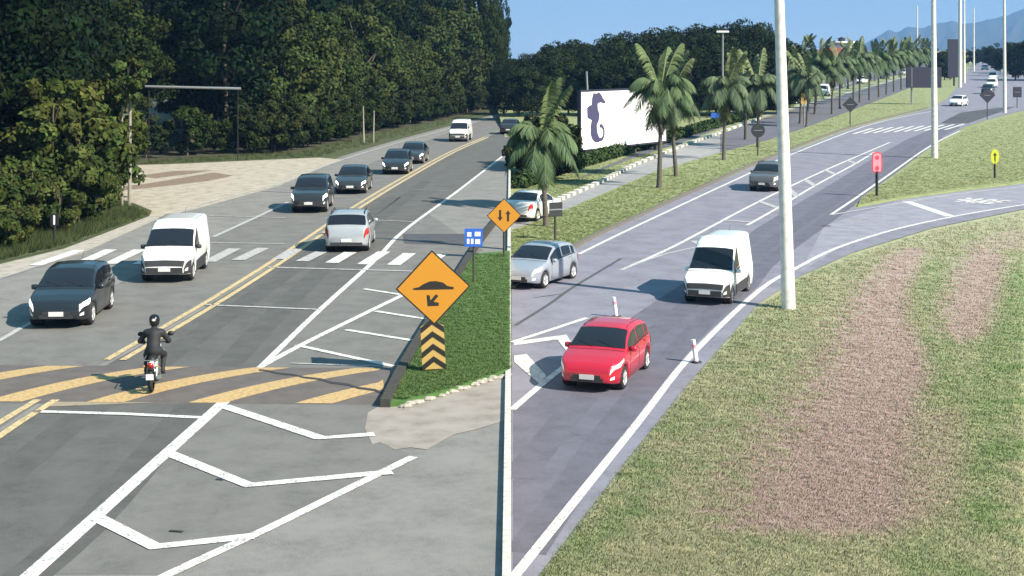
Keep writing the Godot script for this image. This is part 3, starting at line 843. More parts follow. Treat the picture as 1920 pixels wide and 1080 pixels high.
func make_left_signs():
	unit = 1.2
	avenue_side = false
	# speed hump warning diamond with a chevron marker under it
	var o := thing("warning_sign", "orange diamond warning sign with a black hump and arrow above a chevron board", "road sign", gp(812, 706), 0.06)
	post(o, 2.35, 0.045)
	var tl := 0.035
	plate_part(o, "border", ngon(0.735, 4), 1.76, 0.046, 0.060, M.sign_black, tl)
	plate_part(o, "panel", ngon(0.695, 4), 1.76, 0.060, 0.066, M.sign_yellow, tl)
	plate_part(o, "hump_symbol", pv([-0.40, 0.0, -0.38, -0.03, 0.40, -0.05, 0.41, -0.01, 0.28, 0.02, 0.20, 0.09, 0.06, 0.125, -0.06, 0.125, -0.20, 0.07, -0.28, 0.02]), 1.76, 0.066, 0.070, M.sign_black, tl)
	plate_part(o, "arrow_symbol", pv([-0.12, -0.36, 0.10, -0.36, 0.10, -0.30, 0.0, -0.28, 0.10, -0.17, 0.05, -0.13, -0.06, -0.25, -0.07, -0.15, -0.13, -0.14]), 1.76, 0.066, 0.070, M.sign_black, tl)
	var c := plate_part(o, "chevron_board", pv([-0.23, -0.44, 0.23, -0.44, 0.23, 0.40, 0.0, 0.52, -0.23, 0.40]), 0.60, 0.050, 0.060, M.sign_cream, 0.05)
	for i in 4:
		var y := -0.47 + 0.245 * i
		var st := st_new(false)
		slab(st, pv([-0.23, y, 0.0, y + 0.17, 0.23, y, 0.23, y + 0.115, 0.0, y + 0.285, -0.23, y + 0.115]), 0.060, 0.065, Transform3D(Basis(Vector3.BACK, 0.05), Vector3(0, 0.60, 0)))
		build("chevron_stripe", st, M.sign_black, c)
	# second diamond, two-way arrows
	o = thing("warning_sign", "orange diamond warning sign with two black upright arrows beside the blue plate", "road sign", gp(945, 488), 0.05)
	o.scale = Vector3.ONE * 0.98
	post(o, 2.2, 0.045)
	plate_part(o, "border", ngon(0.66, 4), 1.70, 0.046, 0.060, M.sign_black)
	plate_part(o, "panel", ngon(0.62, 4), 1.70, 0.060, 0.066, M.sign_yellow)
	for s in [-1, 1]:
		var ar := pv([-0.04, -0.22, 0.04, -0.22, 0.04, 0.06, 0.10, 0.06, 0.0, 0.20, -0.10, 0.06, -0.04, 0.06])
		for i in ar.size(): ar[i] = Vector2(ar[i].x + 0.15 * s, ar[i].y * s)
		plate_part(o, "arrow_symbol", ar, 1.70, 0.066, 0.070, M.sign_black)
	# small blue plate
	o = thing("blue_sign", "small square blue sign with white rows of print on a thin post", "road sign", gp(888, 535), 0.04)
	post(o, 1.5, 0.03)
	plate_part(o, "panel", pv([-0.25, -0.25, 0.25, -0.25, 0.25, 0.25, -0.25, 0.25]), 1.32, 0.030, 0.045, M.sign_blue)
	for k in [[-0.12, 0.09, 0.12, 0.12], [0.11, 0.10, 0.16, 0.12], [-0.15, -0.10, 0.07, 0.14], [-0.04, -0.10, 0.07, 0.14], [0.11, -0.11, 0.14, 0.13]]:
		var st := st_new(false)
		box(st, Vector3(k[0], 1.32 + k[1], 0.048), Vector3(k[2], k[3], 0.006))
		build("white_print", st, M.sign_white, o)
	# bare pole pair beside the track
	o = thing("utility_pole", "pale slender pole with a stay post standing at the track mouth", "pole", gp(243, 388))
	var s2 := st_new(); tube(s2, Vector3(0, -0.1, 0), Vector3(0.02, 4.9, 0), 0.085, 0.06, 12); build("shaft", s2, M.bark_pale, o)
	s2 = st_new(); tube(s2, Vector3(-0.30, -0.1, 0.05), Vector3(-0.30, 4.3, 0.05), 0.05, 0.04, 10); build("stay_post", s2, M.bark_pale, o)
	s2 = st_new(false); box(s2, Vector3(-0.14, 3.9, 0.02), Vector3(0.42, 0.06, 0.05)); build("bracket", s2, M.steel, o)
	# white pipe bar on posts in front of the wood
	o = thing("pipe_frame", "long pale horizontal pipe on thin dark posts before the shaded trees", "frame", gp(362, 302), 0.03)
	s2 = st_new(); tube(s2, Vector3(-2.9, 4.55, 0), Vector3(2.9, 4.42, 0), 0.085, 0.085, 10); build("pipe", s2, M.steel, o)
	for x in [-2.7, 2.7]:
		s2 = st_new(); tube(s2, Vector3(x, -0.1, -0.1), Vector3(x, 4.45, -0.1), 0.03, 0.03, 8); build("post", s2, M.black, o)
	# little marker and a small white sign in the bushes
	o = thing("marker_post", "short dark marker post with a pale strip on the roadside grass", "marker post", gp(102, 458))
	post(o, 0.62, 0.045, M.black)
	plate_part(o, "panel", pv([-0.14, -0.20, 0.14, -0.20, 0.14, 0.20, -0.14, 0.20]), 0.82, -0.02, 0.02, M.black)
	plate_part(o, "pale_strip", pv([-0.03, -0.16, 0.03, -0.16, 0.03, 0.16, -0.03, 0.16]), 0.82, 0.02, 0.026, M.sign_white)
	o = thing("white_sign", "small white sign plate poking out of the roadside bushes", "sign", gp(133, 400))
	post(o, 2.6, 0.035, M.black)
	plate_part(o, "panel", pv([-0.16, -0.18, 0.20, -0.22, 0.12, 0.20, -0.06, 0.24]), 2.55, 0.04, 0.06, M.house_white)
	o = thing("dead_trunk", "thin pale bare trunks at the edge of the wood beyond the track", "tree trunk", gp(700, 268))
	s2 = st_new(); tube(s2, Vector3(0, -0.1, 0), Vector3(0.05, 2.4, 0), 0.07, 0.05, 8); build("trunk", s2, M.bark_pale, o)
	s2 = st_new(); tube(s2, Vector3(-0.75, -0.1, -0.4), Vector3(-0.8, 2.7, -0.4), 0.08, 0.05, 8); build("trunk", s2, M.bark_pale, o)

func lamp_pole(px: float, py: float, h: float, r0: float, r1: float, lean: float, label: String, arms: float, turn := 0.0):
	var o := thing("lamp_pole", label, "lamp post", gp(px, py), 0.0, "white lamp posts along the avenue")
	var st := st_new()
	tube(st, Vector3(0, -0.2, 0), Vector3(lean * h, h, 0), r0, r1, 16)
	build("shaft", st, M.pole_white, o)
	if arms > 0:
		for s in [-1, 1]:
			var d := Vector3(cos(turn) * s, 0, sin(turn) * s)
			st = st_new()
			tube(st, Vector3(lean * h, h - 0.1, 0), Vector3(lean * h, h + 0.25, 0) + d * arms, 0.05, 0.04, 8)
			var a := build("arm", st, M.steel, o)
			st = st_new(false)
			box(st, Vector3.ZERO, Vector3(0.7, 0.12, 0.3), Transform3D(Basis(Vector3.UP, -turn), Vector3(lean * h, h + 0.25, 0) + d * (arms + 0.3)))
			build("lamp_head", st, M.sign_white, a)
	return o

func back_sign(called: String, label: String, px: float, py: float, shape: PackedVector2Array, y: float, m: Material, turn := 0.0, front: Material = null):
	var o := thing(called, label, "road sign", gp(px, py), turn)
	post(o, y + 0.1, 0.04)
	plate_part(o, "panel", shape, y, 0.04, 0.055, m)
	plate_part(o, "face", shape, y, -0.005, 0.0395, front if front else M.sign_yellow) if false else null
	var st := st_new(false)
	box(st, Vector3(0, y, 0.065), Vector3(0.5, 0.04, 0.02))
	build("clamp", st, M.steel, o)
	return o

func make_right_signs():
	unit = 1.4
	avenue_side = true
	lamp_pole(1479, 579, 10.5, 0.175, 0.105, -0.031, "thick white lamp post on the field corner beside the white van", 1.5, 0.5)
	lamp_pole(1752.5, 298, 11.5, 0.19, 0.11, -0.008, "white lamp post on the traffic island beside the crossing", 1.6, 0.4)
	lamp_pole(1884, 212, 10.6, 0.17, 0.10, -0.005, "white lamp post with crossed arms at the far end of the traffic island", 1.5, 0.0)
	lamp_pole(1808, 156, 12.5, 0.20, 0.10, 0.0, "slim white lamp post where the far avenue narrows, by the dark board", 0.0)
	lamp_pole(1800, 164, 12.0, 0.24, 0.22, 0.0, "plain grey white mast close to the dark tall board", 0.0)
	lamp_pole(1826, 134, 13.0, 0.18, 0.10, 0.0, "distant white lamp post beyond the queue of cars", 0.0)
	lamp_pole(1720, 150, 12.0, 0.12, 0.09, 0.0, "thin distant white pole among the avenue palms", 0.0)
	# street light behind the palms
	var o := thing("street_light", "tall grey street light with a flat double head above the palms", "street light", gp(1355, 232))
	var st := st_new(); tube(st, Vector3.ZERO, Vector3(0, 7.2, 0), 0.10, 0.07, 10); build("shaft", st, M.steel, o)
	st = st_new(false); box(st, Vector3(0, 7.25, 0), Vector3(0.95, 0.14, 0.35)); build("lamp_head", st, M.sign_white, o)
	# thin mast behind the billboard's corner
	o = thing("mast", "thin grey mast standing against the billboard's seahorse end", "mast", gp(1108, 301))
	st = st_new(); tube(st, Vector3(0, -0.1, 0), Vector3(-0.25, 4.9, 0), 0.08, 0.06, 10); build("shaft", st, M.steel, o)
	st = st_new(false); box(st, Vector3(0, 0.18, 0), Vector3(0.55, 0.45, 0.5)); build("footing", st, M.concrete, o)
	# billboard
	var a := gp(1087, 304); var b := a + Vector3(5.6, 0, -9.2)
	var turn := -atan2(b.z - a.z, b.x - a.x)
	var len := Vector2(b.x - a.x, b.z - a.z).length()
	o = thing("billboard", "large white billboard with a violet seahorse standing behind the hedge", "billboard", a, turn)
	st = st_new(false); box(st, Vector3(len / 2, 2.23, 0), Vector3(len, 3.15, 0.14)); build("panel", st, M.billboard, o)
	st = st_new(false)
	for e in [[len / 2, 3.86, len + 0.2, 0.09], [len / 2, 0.60, len + 0.2, 0.09]]: box(st, Vector3(e[0], e[1], 0), Vector3(e[2], e[3], 0.2))
	for e in [0.0, len]: box(st, Vector3(e - 0.05 if e == 0.0 else e + 0.05, 2.23, 0), Vector3(0.10, 3.16, 0.2))
	build("frame", st, M.sign_back_blue, o)
	for x in [0.9, len * 0.35, len * 0.65, len - 0.9]:
		st = st_new(false); box(st, Vector3(x, 1.0, -0.2), Vector3(0.2, 2.2, 0.2)); build("post", st, M.post_dark, o)
	for i in 5:
		st = st_new(false); box(st, Vector3(len * (i + 1) / 6.0, 2.23, 0.071), Vector3(0.025, 3.1, 0.004)); build("panel_seam", st, M.plate, o)
	var sc := func(zx: float, zy: float) -> Vector2:
		return Vector2((zx - 90.0) / 1090.0 * len * 1.0, 3.80 - (zy - 262.0) / 640.0 * 3.15)
	var sea := PackedVector2Array()
	for p in [[235, 278], [275, 285], [300, 270], [330, 300], [350, 345], [385, 388], [365, 405], [320, 385], [285, 400], [288, 460], [308, 520], [300, 590], [275, 640], [280, 710], [300, 790], [325, 800], [300, 835], [260, 835], [225, 800], [203, 740], [203, 640], [215, 580], [165, 550], [160, 440], [190, 415], [215, 410], [218, 340]]:
		sea.append(sc.call(p[0], p[1]))
	st = st_new(false); slab(st, sea, 0.072, 0.080); build("seahorse_print", st, M.seahorse, o)
	st = st_new()
	var curl := []; var cr := []
	for i in 13:
		var th := lerpf(-2.2, 2.6, i / 12.0)
		var q: Vector2 = sc.call(322.0 + 40.0 * sin(th + 0.9), 730.0 + 80.0 * cos(th + 0.9))
		curl.append(Vector3(q.x, q.y, 0.078)); cr.append(0.075)
	for i in 12:
		var p: Vector3 = curl[i]; var q: Vector3 = curl[i + 1]
		var sd := (q - p).normalized().cross(Vector3.BACK) * 0.10
		quad(st, p - sd, p + sd, q + sd, q - sd)
	build("seahorse_tail_print", st, M.seahorse, o)
	for k in [[420, 745, 620, 0.05], [770, 650, 1010, 0.05], [440, 690, 560, 0.03], [780, 690, 980, 0.03]]:
		var p: Vector2 = sc.call(k[0], k[1]); var q: Vector2 = sc.call(k[2], k[1])
		st = st_new(false); box(st, Vector3((p.x + q.x) / 2, p.y - 0.25, 0.074), Vector3(q.x - p.x, k[3], 0.006)); build("printed_line", st, M.faint_print, o)
	# road signs along the verges
	var sq := pv([-0.24, -0.24, 0.24, -0.24, 0.24, 0.24, -0.24, 0.24])
	back_sign("square_sign", "dark square sign seen from behind next to the verge palm", 1041, 450, sq, 1.02, M.sign_back, 0.4)
	back_sign("round_sign", "dark round sign seen from behind on the verge near the silver SUV", 1421, 292, ngon(0.40, 18), 1.45, M.sign_back, 0.0)
	back_sign("diamond_sign", "dark diamond sign seen from behind on the grass by the far crossing", 1594, 237, ngon(0.60, 4), 1.66, M.sign_back, 0.0)
	back_sign("diamond_sign", "dark diamond sign seen from behind on the traffic island tip beside the last lamp post", 1851, 224, ngon(0.66, 4), 2.0, M.sign_back_blue, 0.0)
	back_sign("square_sign", "small dark panel sign on the island past the last lamp post", 1907, 203, pv([-0.42, -0.5, 0.42, -0.5, 0.42, 0.5, -0.42, 0.5]), 1.55, M.sign_back_blue, 0.0)
	# big dark board on two posts, and the tall dark board
	o = thing("message_board", "wide dark message board on posts on the grass before the lamp post", "message board", gp(1732, 196))
	st = st_new(false); box(st, Vector3(0, 2.75, 0), Vector3(3.5, 2.1, 0.35)); build("cabinet", st, M.sign_back_blue, o)
	st = st_new(false); box(st, Vector3(-1.25, 2.75, 0.18), Vector3(0.06, 2.0, 0.03)); build("edge_strip", st, M.steel, o)
	for x in [-1.2, 1.2]:
		st = st_new(); tube(st, Vector3(x, -0.1, -0.1), Vector3(x, 1.75, -0.1), 0.09, 0.09, 8); build("post", st, M.steel, o)
	o = thing("tall_board", "tall narrow dark board beside the far avenue", "advertising board", gp(1789, 161))
	st = st_new(false); box(st, Vector3(0, 3.9, 0), Vector3(1.8, 5.4, 0.3)); build("panel", st, M.sign_back_blue, o)
	st = st_new(); tube(st, Vector3(0, -0.1, 0), Vector3(0, 1.3, 0), 0.15, 0.15, 8); build("post", st, M.post_dark, o)
	# red and white keep-off sign
	o = thing("red_sign", "pink red double sign with dark arrows on a black post at the island tip", "road sign", gp(1644, 370))
	post(o, 1.3, 0.06, M.black)
	plate_part(o, "border", pv([-0.20, -0.42, 0.20, -0.42, 0.23, -0.1, 0.20, 0.38, 0.0, 0.46, -0.20, 0.38, -0.23, -0.1]), 1.48, 0.03, 0.05, M.sign_red)
	plate_part(o, "panel", pv([-0.16, -0.38, 0.16, -0.38, 0.18, -0.1, 0.16, 0.34, 0.0, 0.41, -0.16, 0.34, -0.18, -0.1]), 1.48, 0.05, 0.055, M.sign_pink)
	for y in [0.20, -0.24]:
		plate_part(o, "arrow_symbol", ngon(0.085, 12, 0, 1.0, 1.1), 1.48 + y, 0.055, 0.060, M.sign_red)
	o = thing("yellow_marker", "lime yellow oval marker with a dark arrow on a black post on the island", "road sign", gp(1865, 336))
	post(o, 0.95, 0.05, M.black)
	plate_part(o, "panel", ngon(0.36, 16, 0.0, 0.55, 1.0), 1.08, 0.03, 0.045, M.sign_lime)
	plate_part(o, "arrow_symbol", pv([-0.03, -0.2, 0.03, -0.2, 0.03, 0.05, 0.09, 0.05, 0.0, 0.2, -0.09, 0.05, -0.03, 0.05]), 1.08, 0.045, 0.050, M.sign_black)
	o = thing("yellow_notice", "pale yellow notice on a post among the verge palms", "notice", gp(1508, 236))
	post(o, 2.2, 0.06, M.steel)
	plate_part(o, "panel", pv([-0.26, -0.40, 0.26, -0.40, 0.26, 0.40, -0.26, 0.40]), 2.1, 0.03, 0.05, M.sign_cream)
	o = thing("blue_board", "blue board with a white foot under the palms behind the hedge", "board", gp(1342, 238))
	o.scale = Vector3.ONE * 0.75
	st = st_new(false); box(st, Vector3(0, 1.25, 0), Vector3(1.35, 1.5, 0.15)); build("panel", st, M.sign_blue, o)
	st = st_new(false); box(st, Vector3(0, 0.26, 0), Vector3(1.4, 0.48, 0.2)); build("foot", st, M.house_white, o)
	# flexible white delineators
	for k in [[1306, 682, 0.05, "white delineator post leaning on the field edge line"], [1156, 596, -0.04, "white delineator post standing behind the red car"]]:
		o = thing("delineator", k[3], "delineator", gp(k[0], k[1]))
		st = st_new(); tube(st, Vector3(0, 0, 0), Vector3(-0.07, 0.50, 0), 0.05, 0.045, 10); build("tube", st, M.sign_white, o)
		st = st_new(); lathe(st, [Vector2(0.11, 0.0), Vector2(0.10, 0.05), Vector2(0.05, 0.06)], 12); build("base", st, M.black, o)
		st = st_new(); tube(st, Vector3(-0.045, 0.33, 0), Vector3(-0.055, 0.40, 0), 0.051, 0.051, 10, false); build("band", st, M.sign_pink, o)
	unit = 1.0
	avenue_side = false

# ---------------------------------------------------------------- vehicles
# A body is a loft: at each length l from the nose, a half section of points s = 0 (underside centre) .. 9 (top centre).
func pl(p: Array, x: float) -> float:
	for i in p.size() - 1:
		if x <= p[i + 1][0]:
			return lerpf(p[i][1], p[i + 1][1], clampf((x - p[i][0]) / max(p[i + 1][0] - p[i][0], 0.0001), 0, 1))
	return p[-1][1]

func section(S: Dictionary, l: float) -> Array:
	var T := pl(S.top, l); var B: float = min(pl(S.belt, l), T - 0.015)
	var fr := clampf(1.0 - l / S.nose, 0, 1); var re := clampf(1.0 - (S.L - l) / S.stern, 0, 1)
	var w: float = S.W / 2.0 * (1.0 - S.nose_in * pow(fr, 2.2) - S.stern_in * pow(re, 2.6))
	var low: float = S.sill + 0.10 * pow(fr, 2) + 0.10 * pow(re, 2)
	for a in S.arch:
		var d: float = abs(l - a)
		var R: float = S.wheel + 0.06
		if d < R: low = max(low, S.wheel * 0.98 + sqrt(R * R - d * d) - 0.02)
	low = min(low, B - 0.08)
	var g := T - B
	var wr: float = w * 0.965 - g * S.tumble
	var k := clampf(g / 0.35, 0.12, 1.0)
	return [Vector2(0, low), Vector2(w * 0.90, low), Vector2(w * 0.985, low + 0.03), Vector2(w, lerpf(low, B, 0.45)), Vector2(w * 0.99, lerpf(low, B, 0.86)), Vector2(w * 0.965, B),
		Vector2(wr, T - 0.075 * k), Vector2(wr - 0.05 * k - 0.02, T - 0.022 * k), Vector2(wr * 0.55, T + 0.006), Vector2(0, T + 0.014)]

func body_pt(S: Dictionary, l: float, s: float) -> Vector3:
	var p := section(S, l)
	var i := clampi(int(s), 0, 8)
	var v: Vector2 = p[i].lerp(p[i + 1], s - i)
	return Vector3(v.x, v.y, l - S.L / 2.0)

func body_off(S: Dictionary, l: float, s: float, off: float, sd: float) -> Vector3:
	var e := 0.01
	var p := body_pt(S, l, s)
	var du := body_pt(S, min(l + e, S.L), s) - body_pt(S, max(l - e, 0.0), s)
	var dv := body_pt(S, l, min(s + 0.03, 9.0)) - body_pt(S, l, max(s - 0.03, 0.0))
	var n := dv.cross(du).normalized()
	if n.x < -0.2 and s < 6.5: n = -n
	if s >= 6.5 and n.y < 0: n = -n
	p += n * off
	p.x *= sd
	return p

func patch(S: Dictionary, l0: float, l1: float, s0: float, s1: float, off: float, sd: float, nl := 8, ns := 4, slant := 0.0) -> SurfaceTool:
	var st := st_new()
	for i in nl:
		for k in ns:
			var c := []
			for e in [[0, 0], [1, 0], [1, 1], [0, 1]]:
				var v: float = float(k + e[1]) / ns
				c.append(body_off(S, clampf(lerpf(l0, l1, float(i + e[0]) / nl) + slant * v, 0.0, S.L), lerpf(s0, s1, v), off, sd))
			if sd > 0: quad(st, c[0], c[3], c[2], c[1])
			else: quad(st, c[0], c[1], c[2], c[3])
	return st

func top_patch(S: Dictionary, l0: float, l1: float, s0: float, off: float, nl := 8, nq := 10) -> SurfaceTool:
	var st := st_new()
	for i in nl:
		for k in nq:
			var c := []
			for e in [[0, 0], [1, 0], [1, 1], [0, 1]]:
				var q: float = -1.0 + 2.0 * (k + e[1]) / nq
				c.append(body_off(S, lerpf(l0, l1, float(i + e[0]) / nl), 9.0 - abs(q) * (9.0 - s0), off, 1.0 if q >= 0 else -1.0))
			quad(st, c[0], c[3], c[2], c[1])
	return st

func wheel(o: Node3D, at: Vector3, r: float, sd: float, rim_m: Material):
	var t := Transform3D(Basis(Vector3.BACK, -PI / 2 * sd), at)
	var st := st_new()
	lathe(st, [Vector2(r * 0.60, -0.10), Vector2(r * 0.93, -0.10), Vector2(r, -0.06), Vector2(r, 0.06), Vector2(r * 0.93, 0.095), Vector2(r * 0.66, 0.10)], 20, t)
	var w := MeshInstance3D.new()
	w.name = "wheel"
	w.mesh = commit(st)
	w.material_override = M.tyre
	o.add_child(w, true)
	st = st_new()
	lathe(st, [Vector2(r * 0.67, 0.10), Vector2(r * 0.62, 0.075), Vector2(r * 0.2, 0.06), Vector2(r * 0.18, 0.085), Vector2(0.002, 0.09)], 20, t)
	st.set_smooth_group(-1)
	for i in 5:
		var tt := t * Transform3D(Basis(Vector3.UP, TAU * i / 5), Vector3.ZERO)
		box(st, Vector3(r * 0.40, 0.078, 0), Vector3(r * 0.5, 0.03, r * 0.17), tt)
	build("rim", st, rim_m, w)

func car_spec(kind: String) -> Dictionary:
	match kind:
		"hatch": return {"L": 4.0, "W": 1.72, "sill": 0.19, "wheel": 0.31, "arch": [0.78, 3.30], "nose": 0.7, "stern": 0.55, "nose_in": 0.30, "stern_in": 0.22, "tumble": 0.26, "cowl": 0.98, "rf": 1.78, "rr": 3.42, "tail": 3.82,
			"top": [[0, 0.54], [0.05, 0.66], [0.16, 0.75], [0.5, 0.87], [0.96, 0.97], [1.4, 1.25], [1.78, 1.44], [2.1, 1.50], [2.7, 1.51], [3.2, 1.46], [3.45, 1.39], [3.8, 1.02], [3.92, 0.93], [4.0, 0.62]],
			"belt": [[0, 0.50], [0.05, 0.62], [0.16, 0.72], [0.96, 0.90], [2.0, 0.94], [3.4, 1.00], [3.9, 0.90], [4, 0.58]], "pillars": [1.28, 2.30, 3.12, 3.45]}
		"sedan": return {"L": 4.4, "W": 1.74, "sill": 0.18, "wheel": 0.31, "arch": [0.82, 3.42], "nose": 0.75, "stern": 0.6, "nose_in": 0.30, "stern_in": 0.20, "tumble": 0.28, "cowl": 1.10, "rf": 1.86, "rr": 2.95, "tail": 3.65,
			"top": [[0, 0.52], [0.05, 0.64], [0.16, 0.72], [0.6, 0.84], [1.08, 0.93], [1.5, 1.22], [1.86, 1.39], [2.2, 1.45], [2.6, 1.45], [2.95, 1.40], [3.6, 1.04], [3.8, 1.00], [4.28, 0.96], [4.4, 0.62]],
			"belt": [[0, 0.48], [0.05, 0.60], [0.16, 0.69], [1.08, 0.87], [2.2, 0.91], [3.6, 0.97], [4.3, 0.92], [4.4, 0.58]], "pillars": [1.40, 2.35, 3.05, 3.25]}
		"suv": return {"L": 4.4, "W": 1.82, "sill": 0.25, "wheel": 0.35, "arch": [0.86, 3.48], "nose": 0.6, "stern": 0.5, "nose_in": 0.22, "stern_in": 0.16, "tumble": 0.22, "cowl": 1.12, "rf": 1.80, "rr": 3.85, "tail": 4.22,
			"top": [[0, 0.64], [0.05, 0.82], [0.16, 0.94], [0.6, 1.03], [1.10, 1.09], [1.5, 1.40], [1.8, 1.58], [2.1, 1.66], [3.0, 1.68], [3.6, 1.64], [3.87, 1.55], [4.2, 1.12], [4.32, 1.02], [4.4, 0.70]],
			"belt": [[0, 0.60], [0.05, 0.78], [0.16, 0.90], [1.10, 1.03], [2.2, 1.06], [4.2, 1.08], [4.4, 0.66]], "pillars": [1.42, 2.40, 3.30, 3.85]}
		_: return {"L": 4.35, "W": 1.72, "sill": 0.22, "wheel": 0.31, "arch": [0.74, 3.46], "nose": 0.6, "stern": 0.25, "nose_in": 0.26, "stern_in": 0.06, "tumble": 0.13, "cowl": 0.86, "rf": 1.62, "rr": 4.2, "tail": 4.3,
			"top": [[0, 0.56], [0.05, 0.74], [0.16, 0.86], [0.5, 0.96], [0.86, 1.06], [1.3, 1.42], [1.62, 1.66], [1.9, 1.82], [2.2, 1.90], [4.1, 1.90], [4.26, 1.84], [4.35, 1.10]],
			"belt": [[0, 0.52], [0.05, 0.70], [0.16, 0.82], [0.86, 1.00], [1.7, 1.06], [4.2, 1.10], [4.35, 0.98]], "pillars": [1.12, 1.98]}

func make_car(called: String, label: String, category: String, kind: String, body_m: Material, front_px: Vector2, turn_deg: float, toward: bool, opt := {}) -> Node3D:
	var S := car_spec(kind)
	if opt.has("scale_w"): S.W *= opt.scale_w
	if opt.has("taller"):
		var tp := []
		for t in S.top: tp.append([t[0], t[1] + opt.taller * clampf((t[1] - 1.0) / 0.9, 0, 1)])
		S.top = tp
	var th := deg_to_rad(turn_deg)
	var away := Vector3(sin(th), 0, -cos(th))
	var end := gp(front_px.x, front_px.y)
	var o := thing(called, label, category, end + away * S.L / 2.0 + Vector3(0, 0.045, 0), -th + (PI if toward else 0.0), opt.get("group", ""))
	# body shell
	var st := st_new()
	var n := 72
	for i in n:
		var l0: float = S.L * i / n; var l1: float = S.L * (i + 1) / n
		var a := section(S, l0); var b := section(S, l1)
		var z0: float = l0 - S.L / 2; var z1: float = l1 - S.L / 2
		for k in 9:
			var p := Vector3(a[k].x, a[k].y, z0); var q := Vector3(b[k].x, b[k].y, z1); var r := Vector3(b[k + 1].x, b[k + 1].y, z1); var s := Vector3(a[k + 1].x, a[k + 1].y, z0)
			quad(st, p, s, r, q)
			var mx := Vector3(-1, 1, 1)
			quad(st, p * mx, q * mx, r * mx, s * mx)
	for e in [0.0, S.L]:
		var a := section(S, e)
		var z: float = e - S.L / 2
		for k in 9:
			var p := Vector3(a[k].x, a[k].y, z); var s := Vector3(a[k + 1].x, a[k + 1].y, z)
			var mx := Vector3(-1, 1, 1)
			if e == 0.0: quad(st, p, p * mx, s * mx, s)
			else: quad(st, p * mx, p, s, s * mx)
	build("body", st, body_m, o)
	# glass
	build("windscreen", top_patch(S, S.cowl + 0.06, S.rf - 0.04, 6.55, 0.008), M.car_glass, o)
	if kind != "van":
		build("rear_window", top_patch(S, S.rr + 0.03, S.tail - 0.04, 6.6, 0.008), M.car_glass, o)
	var P: Array = S.pillars
	for sd in [-1.0, 1.0]:
		for i in P.size() - 1:
			build("side_window", patch(S, P[i] + (0.0 if i == 0 else 0.04), P[i + 1] - 0.04, 5.14, 5.86, 0.008, sd, 8, 3), M.car_glass, o)
		# door seams and handles
		var cuts := [P[0] + 0.05, P[1]] if kind == "van" else [P[0] + 0.02, P[1], P[2] - 0.02]
		for cst in cuts:
			build("door_seam", patch(S, cst - 0.008, cst + 0.008, 2.0, 5.0, 0.004, sd, 1, 6), M.black, o)
		for i in range(1, cuts.size()):
			st = st_new(false)
			var hp := body_off(S, cuts[i] - 0.16, 4.35, 0.015, sd)
			box(st, hp, Vector3(0.035, 0.035, 0.17))
			build("door_handle", st, M.plastic if kind == "van" else body_m, o)
		# lamps
		var hl: Array = opt.get("lamp", [0.02, 0.42, 3.75, 4.95])
		build("headlight", patch(S, hl[0], hl[1], hl[2], hl[3], 0.012, sd, 8, 4, 0.05), opt.get("lamp_m", M.headlight), o)
		build("taillight", patch(S, S.L - 0.34 if kind != "van" else S.L - 0.12, S.L - 0.02, 3.5, 4.95 if kind != "van" else 5.3, 0.012, sd, 5, 4), M.taillight, o)
		# fog lamp, wheel-arch liners, window rubber
		build("fog_light", patch(S, 0.03, 0.16, 2.5, 3.0, 0.014, sd, 3, 2), M.headlight, o)
		for a in S.arch:
			st = st_new()
			var cx: float = sd * (S.W / 2.0 - 0.26)
			tube(st, Vector3(cx - 0.08, S.wheel + 0.03, a - S.L / 2.0), Vector3(cx + 0.08, S.wheel + 0.03, a - S.L / 2.0), S.wheel + 0.03, S.wheel + 0.03, 18)
			build("wheel_arch_liner", st, M.black, o)
		build("belt_rubber", patch(S, P[0] - 0.05, P[-1], 5.02, 5.12, 0.010, sd, 10, 1), M.black, o)
		build("roof_seam", patch(S, S.rf + 0.05, S.rr - 0.05, 7.02, 7.10, 0.004, sd, 8, 1), M.black, o)
		# mirror
		st = st_new()
		var mp := body_off(S, S.cowl + 0.38, 5.1, 0.10, sd)
		lathe(st, [Vector2(0.02, -0.075), Vector2(0.075, -0.06), Vector2(0.085, 0.0), Vector2(0.075, 0.06), Vector2(0.02, 0.075)], 10, Transform3D(Basis.from_scale(Vector3(1.25, 1.0, 0.75)), mp))
		build("wing_mirror", st, opt.get("mirror_m", body_m), o)
		for a in S.arch:
			wheel(o, Vector3(sd * (S.W / 2.0 - 0.115), S.wheel, a - S.L / 2.0), S.wheel, sd, opt.get("rim_m", M.rim))
		if opt.get("trim", false):
			build("side_trim", patch(S, S.arch[0] + S.wheel + 0.09, S.arch[1] - S.wheel - 0.09, 2.05, 3.05, 0.012, sd, 6, 3), M.plastic, o)
			build("corner_bumper", patch(S, 0.0, S.arch[0] - S.wheel - 0.07, 1.6, 3.9, 0.014, sd, 5, 4), M.plastic, o)
	# nose: grille, bumper opening, number plate; tail: plate
	var zf: float = -S.L / 2.0
	var fs := section(S, 0.0)
	var hwid: float = fs[3].x
	st = st_new(false); box(st, Vector3(0, fs[5].y - 0.07, zf - 0.004), Vector3(hwid * 1.25, 0.10, 0.03)); build("grille", st, M.plastic, o)
	st = st_new(false); box(st, Vector3(0, fs[0].y + 0.06, zf - 0.004), Vector3(hwid * 1.5, 0.11, 0.03)); build("lower_grille", st, M.plastic, o)
	if opt.get("trim", false):
		st = st_new(false); box(st, Vector3(0, (fs[0].y + fs[5].y) / 2, zf - 0.010), Vector3(hwid * 1.9, fs[5].y - fs[0].y, 0.03)); build("front_bumper", st, M.plastic, o)
		build("grille_panel", top_patch(S, 0.0, 0.055, 5.0, 0.014, 3, 10), M.plastic, o)
	st = st_new(false); box(st, Vector3(0, fs[0].y + 0.135, zf - 0.026), Vector3(0.40, 0.125, 0.022)); build("number_plate", st, M.plate, o)
